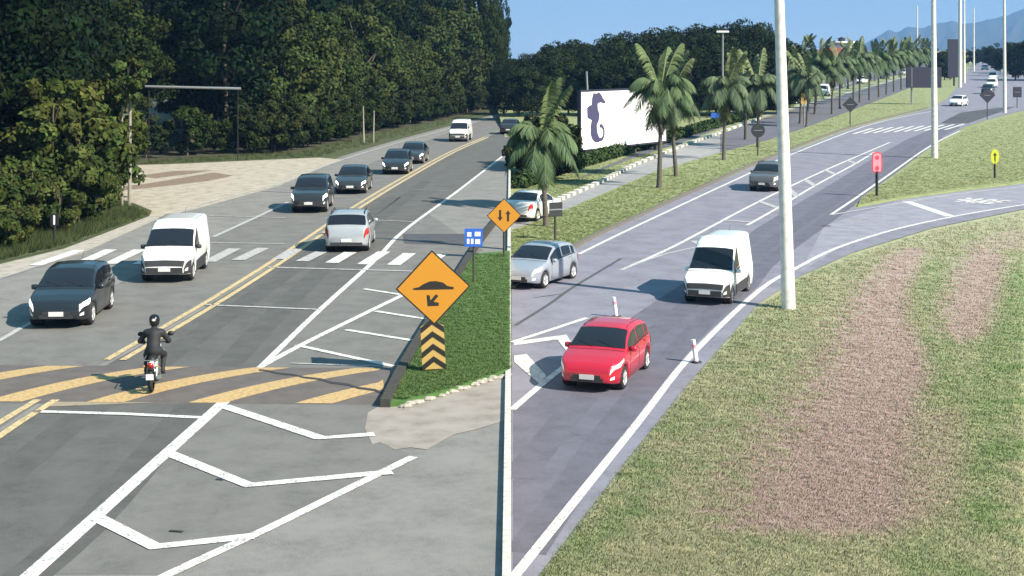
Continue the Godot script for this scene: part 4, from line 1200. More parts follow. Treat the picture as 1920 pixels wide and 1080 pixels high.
	st = st_new(false); box(st, Vector3(0, fs[5].y - 0.06, zf - 0.022), Vector3(0.09, 0.09, 0.014)); build("badge", st, M.chrome, o)
	var rs := section(S, S.L)
	st = st_new(false); box(st, Vector3(0, lerpf(rs[0].y, rs[5].y, 0.62), -zf + 0.010), Vector3(0.40, 0.125, 0.022)); build("number_plate", st, M.plate, o)
	st = st_new(false); box(st, Vector3(0, rs[0].y + 0.05, -zf + 0.004), Vector3(S.W * 0.72, 0.10, 0.03)); build("rear_bumper", st, M.plastic, o)
	if kind == "van":
		for sd in [-1.0, 1.0]:
			st = st_new(false); box(st, Vector3(sd * 0.36, 1.42, -zf - 0.03), Vector3(0.60, 0.45, 0.02)); build("rear_window", st, M.car_glass, o)
		build("sliding_door_rail", patch(S, 2.3, 3.9, 4.55, 4.66, 0.006, 1.0, 6, 1), M.plastic, o)
	if opt.get("rails", false):
		for sd in [-1.0, 1.0]:
			st = st_new()
			path_tube(st, [body_off(S, S.rf + 0.2, 7.0, 0.0, sd), body_off(S, S.rf + 0.35, 7.0, 0.06, sd), body_off(S, S.rr - 0.3, 7.0, 0.06, sd), body_off(S, S.rr - 0.15, 7.0, 0.0, sd)], [0.018, 0.018, 0.018, 0.018], 6)
			build("roof_rail", st, M.black, o)
	build("bonnet_seam", top_patch(S, S.cowl - 0.05, S.cowl - 0.025, 6.2, 0.005, 1, 10), M.black, o)
	st = st_new(); tube(st, Vector3(0, S.top[8][1] + 0.02 if S.top.size() > 8 else 1.9, S.rr - S.L / 2.0 - 0.25), Vector3(0, S.top[8][1] + 0.22 if S.top.size() > 8 else 2.1, S.rr - S.L / 2.0 + 0.02), 0.006, 0.004, 5); build("aerial", st, M.black, o)
	for wsd in [-1.0, 1.0]:
		st = st_new()
		var w0 := body_off(S, S.cowl + 0.05, 8.7 if wsd < 0 else 7.8, 0.016, 1.0 if wsd < 0 else -1.0)
		var w1 := body_off(S, S.cowl + 0.24, 7.5 if wsd < 0 else 8.8, 0.018, 1.0 if wsd < 0 else 1.0)
		if wsd > 0: w1.x = 0.02
		tube(st, w0, w1, 0.008, 0.006, 5)
		build("wiper", st, M.black, o)
	return o

func make_vehicles():
	var on := {"lamp_m": M.headlight_on}
	# highway
	make_car("hatchback_car", "black hatchback car nearest the speed hump with one headlight bright", "car", "hatch", M.black_paint, Vector2(105, 621), -4.0, true, {"lamp_m": M.headlight_on, "group": "cars queueing on the highway"})
	make_car("delivery_van", "white delivery van with grey bumper driving over the near zebra crossing", "van", "van", M.white_paint, Vector2(308, 534), -3.0, true, {"trim": true, "mirror_m": M.plastic, "rim_m": M.rim})
	make_car("hatchback_car", "very dark car with square lit headlights first in the oncoming queue", "car", "suv", M.dark_paint, Vector2(578, 402), -2.0, true, {"lamp_m": M.headlight_on, "scale_w": 0.96, "group": "cars queueing on the highway"})
	make_car("sedan_car", "dark grey sedan with a bright headlight second in the oncoming queue", "car", "sedan", M.grey_paint, Vector2(656, 366), 0.0, true, {"lamp_m": M.headlight_on, "group": "cars queueing on the highway"})
	make_car("hatchback_car", "black hatchback third in the oncoming queue half hiding another car", "car", "hatch", M.dark_paint, Vector2(740, 329), 1.0, true, {"lamp_m": M.headlight_on, "group": "cars queueing on the highway"})
	make_car("sedan_car", "dark sedan fourth in the oncoming queue showing behind a black hatchback", "car", "sedan", M.grey_paint, Vector2(770, 309), 3.0, true, {"lamp_m": M.headlight_on, "group": "cars queueing on the highway"})
	make_car("delivery_van", "small white van far back on the highway below the wood", "van", "van", M.white_paint, Vector2(858, 267), 5.0, true, {"trim": true})
	make_car("sedan_car", "silver car driving away across the zebra crossing", "car", "hatch", M.silver_left, Vector2(649, 476), -1.0, false, {"rails": true})
	make_car("sedan_car", "grey car far off on the highway beside the little white van", "car", "sedan", M.grey_paint, Vector2(952, 253), 8.0, false)
	# avenue
	avenue_side = true
	make_car("hatchback_car", "bright red hatchback car passing the white chevrons", "car", "hatch", M.red_paint, Vector2(1100, 740), 19.0, true, {"lamp": [0.02, 0.62, 3.85, 4.95]})
	make_car("delivery_van", "white delivery van with black bumper and black side trim beside the thick lamp post", "van", "van", M.white_paint, Vector2(1321, 575), 21.0, true, {"trim": true, "mirror_m": M.white_paint, "rim_m": M.rim_dark, "taller": 0.28})
	make_car("hatchback_car", "silver blue hatchback car close to the verge kerb", "car", "hatch", M.silver_paint, Vector2(968, 545), 27.0, true, {"lamp": [0.02, 0.5, 3.9, 4.95]})
	make_car("suv_car", "pale bronze SUV half hidden behind the thick lamp post", "car", "suv", M.gold_paint, Vector2(1428, 361), 23.0, true, {"lamp": [0.02, 0.45, 3.6, 4.9], "rails": true})
	make_car("sedan_car", "white low car stopped at the verge under the first palm", "car", "sedan", M.white_paint, Vector2(966, 418), 24.0, false)
	var g := {"group": "traffic at the far end of the avenue"}
	make_car("sedan_car", "white car past the far crossing leading the avenue queue", "car", "hatch", M.white_paint, Vector2(1789, 200), 34.0, true, g)
	make_car("sedan_car", "black car behind the leading white car in the far avenue queue", "car", "suv", M.black_paint, Vector2(1849, 177), 26.0, true, g)
	make_car("delivery_van", "white van behind the black car in the far avenue queue", "van", "van", M.white_paint, Vector2(1857, 165), 26.0, true, g)
	make_car("delivery_van", "second white van further back in the far avenue queue", "van", "van", M.white_paint, Vector2(1860, 150), 26.0, true, g)
	make_car("sedan_car", "silver car at the tail of the far avenue queue", "car", "sedan", M.silver_paint, Vector2(1845, 131), 25.0, true, g)
	make_car("sedan_car", "white car on the far slip road below the dark trees", "car", "hatch", M.white_paint, Vector2(1903, 136), 60.0, true, g)
	make_car("sedan_car", "dark car at the far bend of the avenue", "car", "sedan", M.dark_paint, Vector2(1862, 128), 28.0, true, g)
	var p := {"group": "cars on the carriageway behind the palms"}
	make_car("sedan_car", "white car behind the palms near the blue board", "car", "sedan", M.white_paint, Vector2(1404, 216), 24.0, true, p)
	make_car("sedan_car", "dark car behind the palms near the blue board", "car", "sedan", M.grey_paint, Vector2(1430, 207), 24.0, true, p)
	make_car("sedan_car", "silver car behind the palms past the thick lamp post", "car", "hatch", M.silver_left, Vector2(1480, 196), 24.0, true, p)
	make_car("delivery_van", "white van on the carriageway below the red roof", "van", "van", M.white_paint, Vector2(1538, 180), 26.0, true, p)
	make_car("sedan_car", "white car on the carriageway past the red roof", "car", "sedan", M.white_paint, Vector2(1612, 157), 28.0, true, p)
	make_car("sedan_car", "dark car on the carriageway past the red roof", "car", "hatch", M.black_paint, Vector2(1655, 148), 28.0, true, p)
	make_car("sedan_car", "pale car at the far end of the palm row", "car", "sedan", M.silver_left, Vector2(1690, 141), 28.0, true, p)
	avenue_side = false

# ---------------------------------------------------------------- motorbike and rider
func smooth_body(caps: Array, k: float, cell: float, st: SurfaceTool):
	# caps: [a, b, ra, rb]; smooth-minimum field meshed as surface nets
	var lo := Vector3(1e9, 1e9, 1e9); var hi := -lo
	for c in caps:
		for e in [[c[0], c[2]], [c[1], c[3]]]:
			lo = lo.min(e[0] - Vector3.ONE * (e[1] + 3 * cell)); hi = hi.max(e[0] + Vector3.ONE * (e[1] + 3 * cell))
	var nx := int((hi.x - lo.x) / cell) + 2; var ny := int((hi.y - lo.y) / cell) + 2; var nz := int((hi.z - lo.z) / cell) + 2
	var f := PackedFloat32Array(); f.resize(nx * ny * nz); f.fill(1.0)
	for c in caps:
		var a: Vector3 = c[0]; var b: Vector3 = c[1]; var ra: float = c[2]; var rb: float = c[3]
		var pad: float = max(ra, rb) + k + 2 * cell
		var i0 := ((a.min(b) - Vector3.ONE * pad - lo) / cell).floor().max(Vector3.ZERO)
		var i1 := ((a.max(b) + Vector3.ONE * pad - lo) / cell).ceil().min(Vector3(nx - 1, ny - 1, nz - 1))
		var ab := b - a; var den: float = max(ab.length_squared(), 1e-9)
		for z in range(int(i0.z), int(i1.z) + 1):
			for y in range(int(i0.y), int(i1.y) + 1):
				for x in range(int(i0.x), int(i1.x) + 1):
					var p := lo + Vector3(x, y, z) * cell
					var t := clampf((p - a).dot(ab) / den, 0, 1)
					var d := (p - a - ab * t).length() - lerpf(ra, rb, t)
					var i := (z * ny + y) * nx + x
					var o := f[i]
					var h: float = max(k - abs(o - d), 0.0) / k
					f[i] = min(o, d) - h * h * k * 0.25
	var vid := {}
	var vs := PackedVector3Array()
	for z in nz - 1:
		for y in ny - 1:
			for x in nx - 1:
				var s := Vector3.ZERO; var cnt := 0; var neg := 0
				var v := []
				for q in 8:
					var val := f[((z + (q >> 2)) * ny + y + ((q >> 1) & 1)) * nx + x + (q & 1)]
					v.append(val)
					if val < 0: neg += 1
				if neg == 0 or neg == 8: continue
				for e in [[0, 1], [2, 3], [4, 5], [6, 7], [0, 2], [1, 3], [4, 6], [5, 7], [0, 4], [1, 5], [2, 6], [3, 7]]:
					var va: float = v[e[0]]; var vb: float = v[e[1]]
					if (va < 0) != (vb < 0):
						var t := va / (va - vb)
						s += Vector3(e[0] & 1, (e[0] >> 1) & 1, e[0] >> 2).lerp(Vector3(e[1] & 1, (e[1] >> 1) & 1, e[1] >> 2), t)
						cnt += 1
				vid[(z * ny + y) * nx + x] = vs.size()
				vs.append(lo + (Vector3(x, y, z) + s / cnt) * cell)
	var stride := [1, nx, nx * ny]
	for key in vid:
		var i: int = key
		for ax in 3:
			var u: int = stride[(ax + 1) % 3]; var w: int = stride[(ax + 2) % 3]
			var a := f[i] < 0; var b := f[i + stride[ax]] < 0
			if a == b: continue
			if not (vid.has(i - u) and vid.has(i - w) and vid.has(i - u - w)): continue
			var p0 := vs[vid[i]]; var p1 := vs[vid[i - u]]; var p2 := vs[vid[i - u - w]]; var p3 := vs[vid[i - w]]
			if a: quad(st, p0, p1, p2, p3)
			else: quad(st, p3, p2, p1, p0)

func make_motorbike():
	var th := deg_to_rad(-8.0)
	var at := gp(284, 743) + Vector3(sin(th), 0, -cos(th)) * 0.6 + Vector3(0, 0.085, 0)
	var o := thing("motorbike", "white and black motorbike crossing the speed hump under its rider", "motorbike", at, -th)
	o.scale = Vector3.ONE * 0.92
	var r := 0.29
	for z in [-0.63, 0.63]:
		var st := st_new()
		var t := Transform3D(Basis(Vector3.BACK, PI / 2), Vector3(0, r, z))
		lathe(st, [Vector2(r * 0.72, -0.045), Vector2(r * 0.9, -0.055), Vector2(r, -0.02), Vector2(r, 0.02), Vector2(r * 0.9, 0.055), Vector2(r * 0.72, 0.045)], 22, t)
		var w := build("wheel", st, M.tyre, o)
		st = st_new()
		lathe(st, [Vector2(0.05, -0.07), Vector2(0.06, 0.0), Vector2(0.05, 0.07)], 10, t)
		for i in 8:
			var a := TAU * i / 8
			tube(st, t * Vector3(cos(a) * 0.04, 0.0, sin(a) * 0.04), t * Vector3(cos(a) * r * 0.74, 0, sin(a) * r * 0.74), 0.008, 0.008, 5, false)
		build("rim", st, M.bike_metal, w)
	var q := st_new()
	path_tube(q, [Vector3(0, 0.29, -0.63), Vector3(0, 0.62, -0.50), Vector3(0, 0.95, -0.40)], [0.035, 0.04, 0.03]); build("fork", q, M.bike_metal, o)
	q = st_new(); path_tube(q, [Vector3(-0.34, 1.03, -0.28), Vector3(-0.2, 1.02, -0.38), Vector3(0.2, 1.02, -0.38), Vector3(0.34, 1.03, -0.28)], [0.016, 0.016, 0.016, 0.016]); build("handlebar", q, M.black, o)
	for s in [-1, 1]:
		q = st_new(); path_tube(q, [Vector3(0.26 * s, 1.02, -0.36), Vector3(0.34 * s, 1.20, -0.36)], [0.009, 0.009]); 
		var st2 := build("mirror_stalk", q, M.black, o)
		q = st_new(); lathe(q, [Vector2(0.01, -0.04), Vector2(0.07, -0.025), Vector2(0.07, 0.025), Vector2(0.01, 0.04)], 10, Transform3D(Basis(Vector3.RIGHT, PI / 2).scaled(Vector3(1.2, 0.8, 1)), Vector3(0.36 * s, 1.23, -0.36))); build("mirror", q, M.black, st2)
		q = st_new(); lathe(q, [Vector2(0.005, -0.03), Vector2(0.03, 0.0), Vector2(0.005, 0.03)], 8, Transform3D(Basis.IDENTITY, Vector3(0.16 * s, 0.66, 0.80))); build("turn_light", q, M.sign_yellow, o)
	# white leg shield, tank and side fairings
	q = st_new()
	smooth_body([[Vector3(0, 0.90, -0.42), Vector3(0, 0.55, -0.34), 0.13, 0.15], [Vector3(0.17, 0.80, -0.36), Vector3(0.17, 0.42, -0.28), 0.045, 0.05], [Vector3(-0.17, 0.80, -0.36), Vector3(-0.17, 0.42, -0.28), 0.045, 0.05]], 0.08, 0.03, q)
	build("leg_shield", q, M.bike_white, o)
	q = st_new(); smooth_body([[Vector3(0, 0.60, 0.0), Vector3(0, 0.66, 0.45), 0.10, 0.11], [Vector3(0, 0.66, 0.45), Vector3(0, 0.73, 0.86), 0.11, 0.055]], 0.06, 0.028, q); build("tail_fairing", q, M.bike_white, o)
	q = st_new(); smooth_body([[Vector3(0, 0.76, -0.12), Vector3(0, 0.77, 0.60), 0.085, 0.10]], 0.05, 0.03, q); build("seat", q, M.black, o)
	q = st_new(); smooth_body([[Vector3(0, 0.40, -0.12), Vector3(0, 0.40, 0.18), 0.14, 0.13]], 0.05, 0.035, q); build("engine", q, M.bike_metal, o)
	q = st_new(); path_tube(q, [Vector3(0.12, 0.32, -0.1), Vector3(0.17, 0.30, 0.3), Vector3(0.18, 0.40, 0.80)], [0.025, 0.045, 0.055], 10); build("exhaust", q, M.bike_metal, o)
	q = st_new(); path_tube(q, [Vector3(0, 0.66, 0.78), Vector3(0, 0.56, 0.92), Vector3(0, 0.40, 0.97)], [0.06, 0.07, 0.05], 8); build("mudguard", q, M.black, o)
	q = st_new(false); box(q, Vector3(0, 0.45, 1.025), Vector3(0.18, 0.14, 0.012)); build("number_plate", q, M.plate, o)
	q = st_new(); lathe(q, [Vector2(0.01, -0.035), Vector2(0.075, -0.02), Vector2(0.075, 0.02), Vector2(0.01, 0.035)], 10, Transform3D(Basis(Vector3.RIGHT, PI / 2), Vector3(0, 0.70, 0.91))); build("taillight", q, M.taillight, o)
	q = st_new(); path_tube(q, [Vector3(-0.16, 0.82, 0.35), Vector3(-0.17, 0.80, 0.80), Vector3(0.17, 0.80, 0.80), Vector3(0.16, 0.82, 0.35)], [0.014, 0.014, 0.014, 0.014], 6); build("grab_rail", q, M.bike_metal, o)
	for s in [-1, 1]:
		q = st_new(); tube(q, Vector3(0.10 * s, 0.30, -0.10), Vector3(0.26 * s, 0.30, -0.10), 0.02, 0.02, 6); build("footrest", q, M.black, o)
		q = st_new(); path_tube(q, [Vector3(0.10 * s, 0.62, 0.42), Vector3(0.11 * s, 0.30, 0.62)], [0.03, 0.025], 8); build("shock_absorber", q, M.bike_metal, o)
	# rider
	var p := thing("person", "person in black jacket and helmet riding the motorbike, seen from behind", "person", at, -th)
	p.scale = Vector3.ONE * 0.92
	var cp := [[Vector3(0, 0.93, 0.22), Vector3(0, 1.02, 0.20), 0.165, 0.155], [Vector3(0, 1.02, 0.20), Vector3(0, 1.28, 0.10), 0.155, 0.165], [Vector3(-0.12, 1.33, 0.07), Vector3(0.12, 1.33, 0.07), 0.11, 0.11], [Vector3(0, 1.35, 0.06), Vector3(0, 1.52, 0.0), 0.07, 0.06], [Vector3(0, 1.58, -0.02), Vector3(0, 1.66, -0.03), 0.10, 0.095]]
	for s in [-1, 1]:
		cp.append_array([[Vector3(0.19 * s, 1.34, 0.06), Vector3(0.34 * s, 1.12, -0.04), 0.078, 0.062], [Vector3(0.34 * s, 1.12, -0.04), Vector3(0.325 * s, 1.055, -0.24), 0.060, 0.042],
			[Vector3(0.11 * s, 0.92, 0.20), Vector3(0.21 * s, 0.74, -0.24), 0.105, 0.075], [Vector3(0.21 * s, 0.74, -0.24), Vector3(0.20 * s, 0.40, -0.04), 0.072, 0.048], [Vector3(0.20 * s, 0.37, -0.03), Vector3(0.21 * s, 0.345, -0.20), 0.045, 0.038],
			[Vector3(0.325 * s, 1.055, -0.24), Vector3(0.32 * s, 1.05, -0.30), 0.034, 0.040]])
		for fi in 4:
			var x: float = (0.27 + 0.024 * fi) * s
			cp.append([Vector3(x, 1.065, -0.30), Vector3(x, 1.055, -0.345), 0.011, 0.010])
			cp.append([Vector3(x, 1.055, -0.345), Vector3(x, 1.01, -0.33 + 0.004 * fi), 0.010, 0.009])
		cp.append([Vector3(0.26 * s, 1.05, -0.28), Vector3(0.255 * s, 1.00, -0.30), 0.012, 0.010])
	q = st_new(); smooth_body(cp, 0.045, 0.02, q)
	build("body", q, M.jacket, p)
	q = st_new()
	lathe(q, [Vector2(0.105, -0.135), Vector2(0.125, -0.08), Vector2(0.138, 0.0), Vector2(0.13, 0.06), Vector2(0.10, 0.11), Vector2(0.05, 0.135), Vector2(0.002, 0.142)], 18, Transform3D(Basis.from_scale(Vector3(0.95, 1, 1.1)), Vector3(0, 1.63, -0.025)))
	var hm := build("helmet", q, M.helmet, p)
	q = st_new(); smooth_body([[Vector3(-0.06, 1.63, -0.125), Vector3(0.06, 1.63, -0.125), 0.055, 0.055]], 0.03, 0.02, q); build("visor", q, M.visor, hm)
	q = st_new(false); slab(q, ngon(0.035, 10, 0.0, 1.3, 0.9), 0.0, 0.006, Transform3D(Basis.IDENTITY, Vector3(0, 1.655, 0.123))); build("helmet_sticker", q, M.plate, hm)

# ---------------------------------------------------------------- vegetation
func leaf_cloud(V: PackedVector3Array, N: PackedVector3Array, C: PackedColorArray, I: PackedInt32Array, c: Vector3, rad: Vector3, count: int, size: float, col: Color, droop := 0.25, long := 1.7):
	for i in count:
		var d := Vector3(rng.randfn(), rng.randfn(), rng.randfn()).normalized()
		var p := c + d * rad * (0.55 + 0.5 * sqrt(rng.randf()))
		var out := (d + Vector3(rng.randf_range(-1, 1), rng.randf_range(-0.6, 1.0), rng.randf_range(-1, 1)) * 0.75).normalized()
		var along := out.cross(Vector3(rng.randf_range(-1, 1), rng.randf_range(-1, 1), rng.randf_range(-1, 1))).normalized()
		along = (along + Vector3(0, -droop, 0)).normalized()
		var side := along.cross(out).normalized()
		var n := side.cross(along).normalized()
		var flip := n.dot(d) < 0
		if flip: n = -n
		var s := size * rng.randf_range(0.6, 1.3)
		var k := V.size()
		V.append(p - along * s * long * 0.5); V.append(p + side * s * 0.5 - n * s * 0.06); V.append(p + along * s * long * 0.5 - n * s * 0.15); V.append(p - side * s * 0.5 - n * s * 0.06)
		var f := rng.randf_range(0.6, 1.4)
		var cc := Color(col.r * f * rng.randf_range(0.85, 1.2), col.g * f, col.b * f * rng.randf_range(0.8, 1.2))
		for q in 4:
			N.append(n); C.append(cc)
		I.append_array(PackedInt32Array([k, k + 1, k + 2, k, k + 2, k + 3]) if flip else PackedInt32Array([k, k + 2, k + 1, k, k + 3, k + 2]))

func leaf_mesh(V, N, C, I) -> ArrayMesh:
	var a := []
	a.resize(Mesh.ARRAY_MAX)
	a[Mesh.ARRAY_VERTEX] = V; a[Mesh.ARRAY_NORMAL] = N; a[Mesh.ARRAY_COLOR] = C; a[Mesh.ARRAY_INDEX] = I
	var m := ArrayMesh.new()
	m.add_surface_from_arrays(Mesh.PRIMITIVE_TRIANGLES, a)
	return m

func crown_mesh(rx: float, y0: float, y1: float, clumps: int, per: int, size: float, col: Color, hang := 0.25) -> ArrayMesh:
	var V := PackedVector3Array(); var N := PackedVector3Array(); var C := PackedColorArray(); var I := PackedInt32Array()
	var cy := (y0 + y1) / 2; var ry := (y1 - y0) / 2
	for i in clumps:
		var d := Vector3(rng.randfn(), rng.randfn() * 0.9 + 0.15, rng.randfn()).normalized()
		var rr := 0.45 + 0.5 * sqrt(rng.randf())
		var p := Vector3(d.x * rx * rr, cy + d.y * ry * rr, d.z * rx * rr)
		var s := rx * rng.randf_range(0.20, 0.38)
		var f := rng.randf_range(0.7, 1.35)
		leaf_cloud(V, N, C, I, p, Vector3(s, s * rng.randf_range(0.6, 0.95), s), per, size, Color(col.r * f * rng.randf_range(0.9, 1.25), col.g * f, col.b * f), hang)
	return leaf_mesh(V, N, C, I)

func trunk_mesh(h: float, r: float, reach: float, limbs := 5) -> ArrayMesh:
	var st := st_new()
	var pts := []; var rad := []
	for i in 6:
		var t := i / 5.0
		pts.append(Vector3(sin(t * 3.0 + h) * 0.12 * h * 0.2, h * t - 0.15, cos(t * 2.3 + h) * 0.1 * h * 0.2)); rad.append(lerpf(r, r * 0.35, t) * (1.35 if i == 0 else 1.0))
	path_tube(st, pts, rad, 8)
	for i in limbs:
		var a := TAU * i / limbs + h
		var b: Vector3 = pts[2 + i % 3]
		var e := b + Vector3(cos(a) * reach, h * 0.28, sin(a) * reach)
		path_tube(st, [b, b.lerp(e, 0.5) + Vector3(0, 0.25, 0), e], [r * 0.45, r * 0.3, r * 0.12], 6)
	return commit(st)

func tree_proto(called: String, h: float, rx: float, base: float, clumps: int, per: int, size: float, col: Color, r := 0.16) -> Node3D:
	var o := Node3D.new()
	o.set_meta("stem", called)
	part("trunk", trunk_mesh(h * 0.86, r, rx * 0.6), M.bark, o)
	part("crown", crown_mesh(rx, base, h, clumps, per, size, col), M.leaf, o)
	return o

func plant(proto: Node3D, at: Vector3, label: String, category: String, group: String, sc := 1.0, sy := 1.0):
	var o := copy(proto, label, group)
	o.position = at
	o.rotation.y = rng.randf() * TAU
	o.scale = Vector3(sc, sc * sy, sc)
	o.set_meta("category", category)
	o.remove_meta("stem")

func make_trees():
	rng.seed = 21
	var dark := Color(0.0095, 0.0170, 0.0060); var mid := Color(0.0200, 0.0340, 0.0090); var lime := Color(0.044, 0.064, 0.017); var broad := Color(0.0150, 0.0260, 0.0110)
	var tall := [tree_proto("forest_tree", 11.0, 3.1, 1.6, 46, 192, 0.184, dark), tree_proto("forest_tree", 12.5, 3.4, 2.2, 52, 192, 0.190, Color(0.0081, 0.0172, 0.0072)), tree_proto("forest_tree", 10.0, 2.9, 1.2, 44, 192, 0.170, mid)]
	var light := [tree_proto("forest_tree", 9.0, 2.6, 0.6, 44, 192, 0.163, Color(0.0330, 0.0520, 0.0160)), tree_proto("forest_tree", 8.0, 2.3, 0.4, 40, 192, 0.156, Color(0.0400, 0.0600, 0.0180))]
	var bush := [tree_proto("roadside_bush", 2.6, 1.3, 0.1, 24, 144, 0.126, mid, 0.05), tree_proto("roadside_bush", 3.2, 1.4, 0.1, 26, 144, 0.141, Color(0.0211, 0.0330, 0.0115), 0.05)]
	var yel := [tree_proto("lime_tree", 5.6, 1.9, 0.4, 40, 144, 0.178, lime, 0.08), tree_proto("lime_bush", 3.0, 1.3, 0.1, 26, 144, 0.163, Color(0.042, 0.062, 0.018), 0.05)]
	# the wood beside the highway: rows behind its edge
	var edge := smooth_px([-520, 520, -250, 468, 20, 418, 120, 372, 180, 318, 330, 294, 560, 284, 700, 250, 860, 218, 930, 200], 6)
	var acc := 0.0
	var step := [0.0, 0.0, 0.0, 0.0]
	for i in edge.size() - 1:
		var a := edge[i]; var b := edge[i + 1]
		var dir := (b - a).normalized()
		var nrm := Vector3(dir.z, 0, -dir.x)
		if nrm.x > 0: nrm = -nrm
		nrm = (nrm + Vector3(0, 0, -0.5)).normalized()
		var len := a.distance_to(b)
		var pxm := (a.x / -a.z) * F + 960.0
		var dd := -a.z
		var tallness := HC + 130.0 / F * dd
		var ks := tallness / 11.0
		var rows := [[1.2, 2.3], [3.6, 3.6 * ks], [8.0 * ks, 3.8 * ks], [14.0 * ks, 4.4 * ks], [21.0 * ks, 5.0 * ks]]
		var place := "behind the roadside growth" if pxm < 150 else ("behind the pale pipe frame" if pxm < 480 else ("beyond the queue's first dark cars" if pxm < 720 else "beside the small white van"))
		for k in rows.size():
			var t: float = rng.randf() * rows[k][1]
			while t < len + 0.01:
				var p: Vector3 = a + dir * t + nrm * (rows[k][0] + rng.randf_range(-0.7, 0.7))
				if k == 0:
					plant(bush[rng.randi() % 2], p, "leafy green bush at the edge of the wood " + place, "bush", "bushes along the edge of the wood", rng.randf_range(0.9, 1.5))
				elif k == 1 and pxm > 430:
					plant(light[rng.randi() % 2], p, "leafy lighter green tree at the edge of the wood " + place, "tree", "trees at the edge of the wood", rng.randf_range(0.75, 1.25) * ks)
				else:
					plant(tall[rng.randi() % 3], p, ("tall dark tree %s of the wood " % ["", "close behind the edge", "in the second rank", "in the third rank", "at the back"][k]) + place, "tree", "tall trees of the wood", (rng.randf_range(0.9, 1.2) + 0.06 * (k - 1)) * ks)
				t += rows[k][1] * rng.randf_range(0.75, 1.3)
	for q in [[900, 206, 1.0, 1.75], [918, 203, 0.9, 1.95], [928, 200, 0.66, 2.45], [938, 197, 0.50, 3.1], [880, 206, 1.0, 1.8]]:
		plant(tall[rng.randi() % 3], gp(q[0], q[1]), "slim tall dark tree closing the wood where the highway leaves it", "tree", "slim trees at the end of the wood", q[2], q[3])
	# yellow-green growth by the pole
	for q in [[150, 398, 0.95, 0], [95, 410, 0.85, 0], [195, 384, 0.75, 0], [225, 372, 0.62, 0], [60, 430, 0.8, 1], [150, 420, 0.85, 1], [185, 400, 0.7, 1], [20, 446, 0.8, 1], [-40, 452, 1.0, 1], [-110, 460, 1.0, 1], [110, 436, 0.6, 1], [35, 462, 0.45, 1], [0, 470, 0.5, 1]]:
		plant(yel[q[3]], gp(q[0], q[1]), "yellow green broad-leaved growth between the highway and the pale pole" if q[3] == 0 else "low yellow green shrub on the grass wedge beside the highway", "tree" if q[3] == 0 else "shrub", "yellow green growth by the pole" if q[3] == 0 else "low shrubs on the grass wedge", q[2] * 1.3, rng.randf_range(0.9, 1.15))
	var top := tree_proto("vine_tree", 2.6, 1.1, 0.2, 20, 96, 0.178, Color(0.045, 0.065, 0.020), 0.05)
	plant(top, gp(238, 389) + Vector3(0, 5.0, 0), "tuft of leaves growing over the head of the pale pole", "climbing plant", "", 1.0)
	avenue_side = true
	# the wood behind the billboard
	var far := [tree_proto("background_tree", 10.0, 3.6, 1.0, 50, 157, 0.245, broad), tree_proto("background_tree", 11.5, 4.0, 1.2, 56, 157, 0.258, Color(0.0120, 0.0215, 0.0085)), tree_proto("background_tree", 9.0, 3.4, 0.6, 48, 157, 0.231, Color(0.0220, 0.0350, 0.0140))]
	var sil := [[960, 105], [1000, 100], [1040, 84], [1100, 80], [1160, 66], [1220, 62], [1300, 55], [1360, 47], [1420, 44], [1450, 62], [1490, 88], [1560, 118]]
	for row in [[175.0, 0.78, 24], [192.0, 0.92, 24], [212.0, 1.0, 24], [235.0, 1.02, 20]]:
		for i in row[2]:
			var px := lerpf(948, 1475, (i + rng.randf_range(-0.3, 0.3)) / (row[2] - 1.0))
			var d: float = row[0] + rng.randf_range(-4, 4)
			var want := HC + (YH - pl(sil, px)) / F * d - floor_y(d)
			var pr: Node3D = far[rng.randi() % 3]
			var k: float = want * row[1] / [10.0, 11.5, 9.0][far.find(pr)] * rng.randf_range(0.92, 1.03)
			plant(pr, Vector3((px - 960.0) / F * d, floor_y(d), -d), "dark tree %s %s" % [["fronting", "inside", "inside", "topping"][int(clampf((row[0] - 170.0) / 20.0, 0, 3))], "the wooded rise behind the short full palm" if px < 1085 else ("the wooded rise right behind the billboard" if px < 1255 else ("the wooded rise behind the paired palms" if px < 1345 else "the wooded rise behind the street light"))], "tree", "trees behind the billboard", k, 1.0)
	# dark trees along the far right side and beyond the palms
	for q in [[1905, 150, 1.10], [1930, 152, 1.25], [1888, 143, 1.0], [1960, 150, 1.3], [1876, 136, 1.0], [1865, 131, 0.95], [1900, 138, 1.2], [1925, 140, 1.35], [1852, 124, 1.0], [1770, 150, 0.95], [1776, 146, 1.0], [1758, 148, 0.8], [1782, 150, 0.85], [1990, 152, 1.4]]:
		plant(far[rng.randi() % 3], gp(q[0], q[1]), "dark tree beside the far end of the avenue", "tree", "trees at the far end of the avenue", q[2] * 0.72)
	for i in 30:
		var px := lerpf(1480, 1850, i / 29.0) + rng.randf_range(-8, 8)
		plant(far[rng.randi() % 3], gp(px, 127.0 + rng.randf_range(-3, 5) - (px - 1480.0) * 0.02), "small dark tree in the far line beyond the carriageway", "tree", "far line of trees beyond the carriageway", rng.randf_range(0.35, 0.6))
	for b in bush: 
		for i in 7:
			plant(b, gp(rng.randf_range(988, 1052), rng.randf_range(316, 340)), "leafy green bush behind the clipped hedge", "bush", "bushes behind the hedge", rng.randf_range(1.0, 1.5))
	for pr in tall + light + bush + yel + far + [top]: pr.free()
	# clipped hedge
	var hp := smooth_px([976, 353, 990, 348, 1050, 326, 1150, 296, 1240, 270, 1340, 240, 1420, 218], 8)
	var V := PackedVector3Array(); var N := PackedVector3Array(); var C := PackedColorArray(); var I := PackedInt32Array()
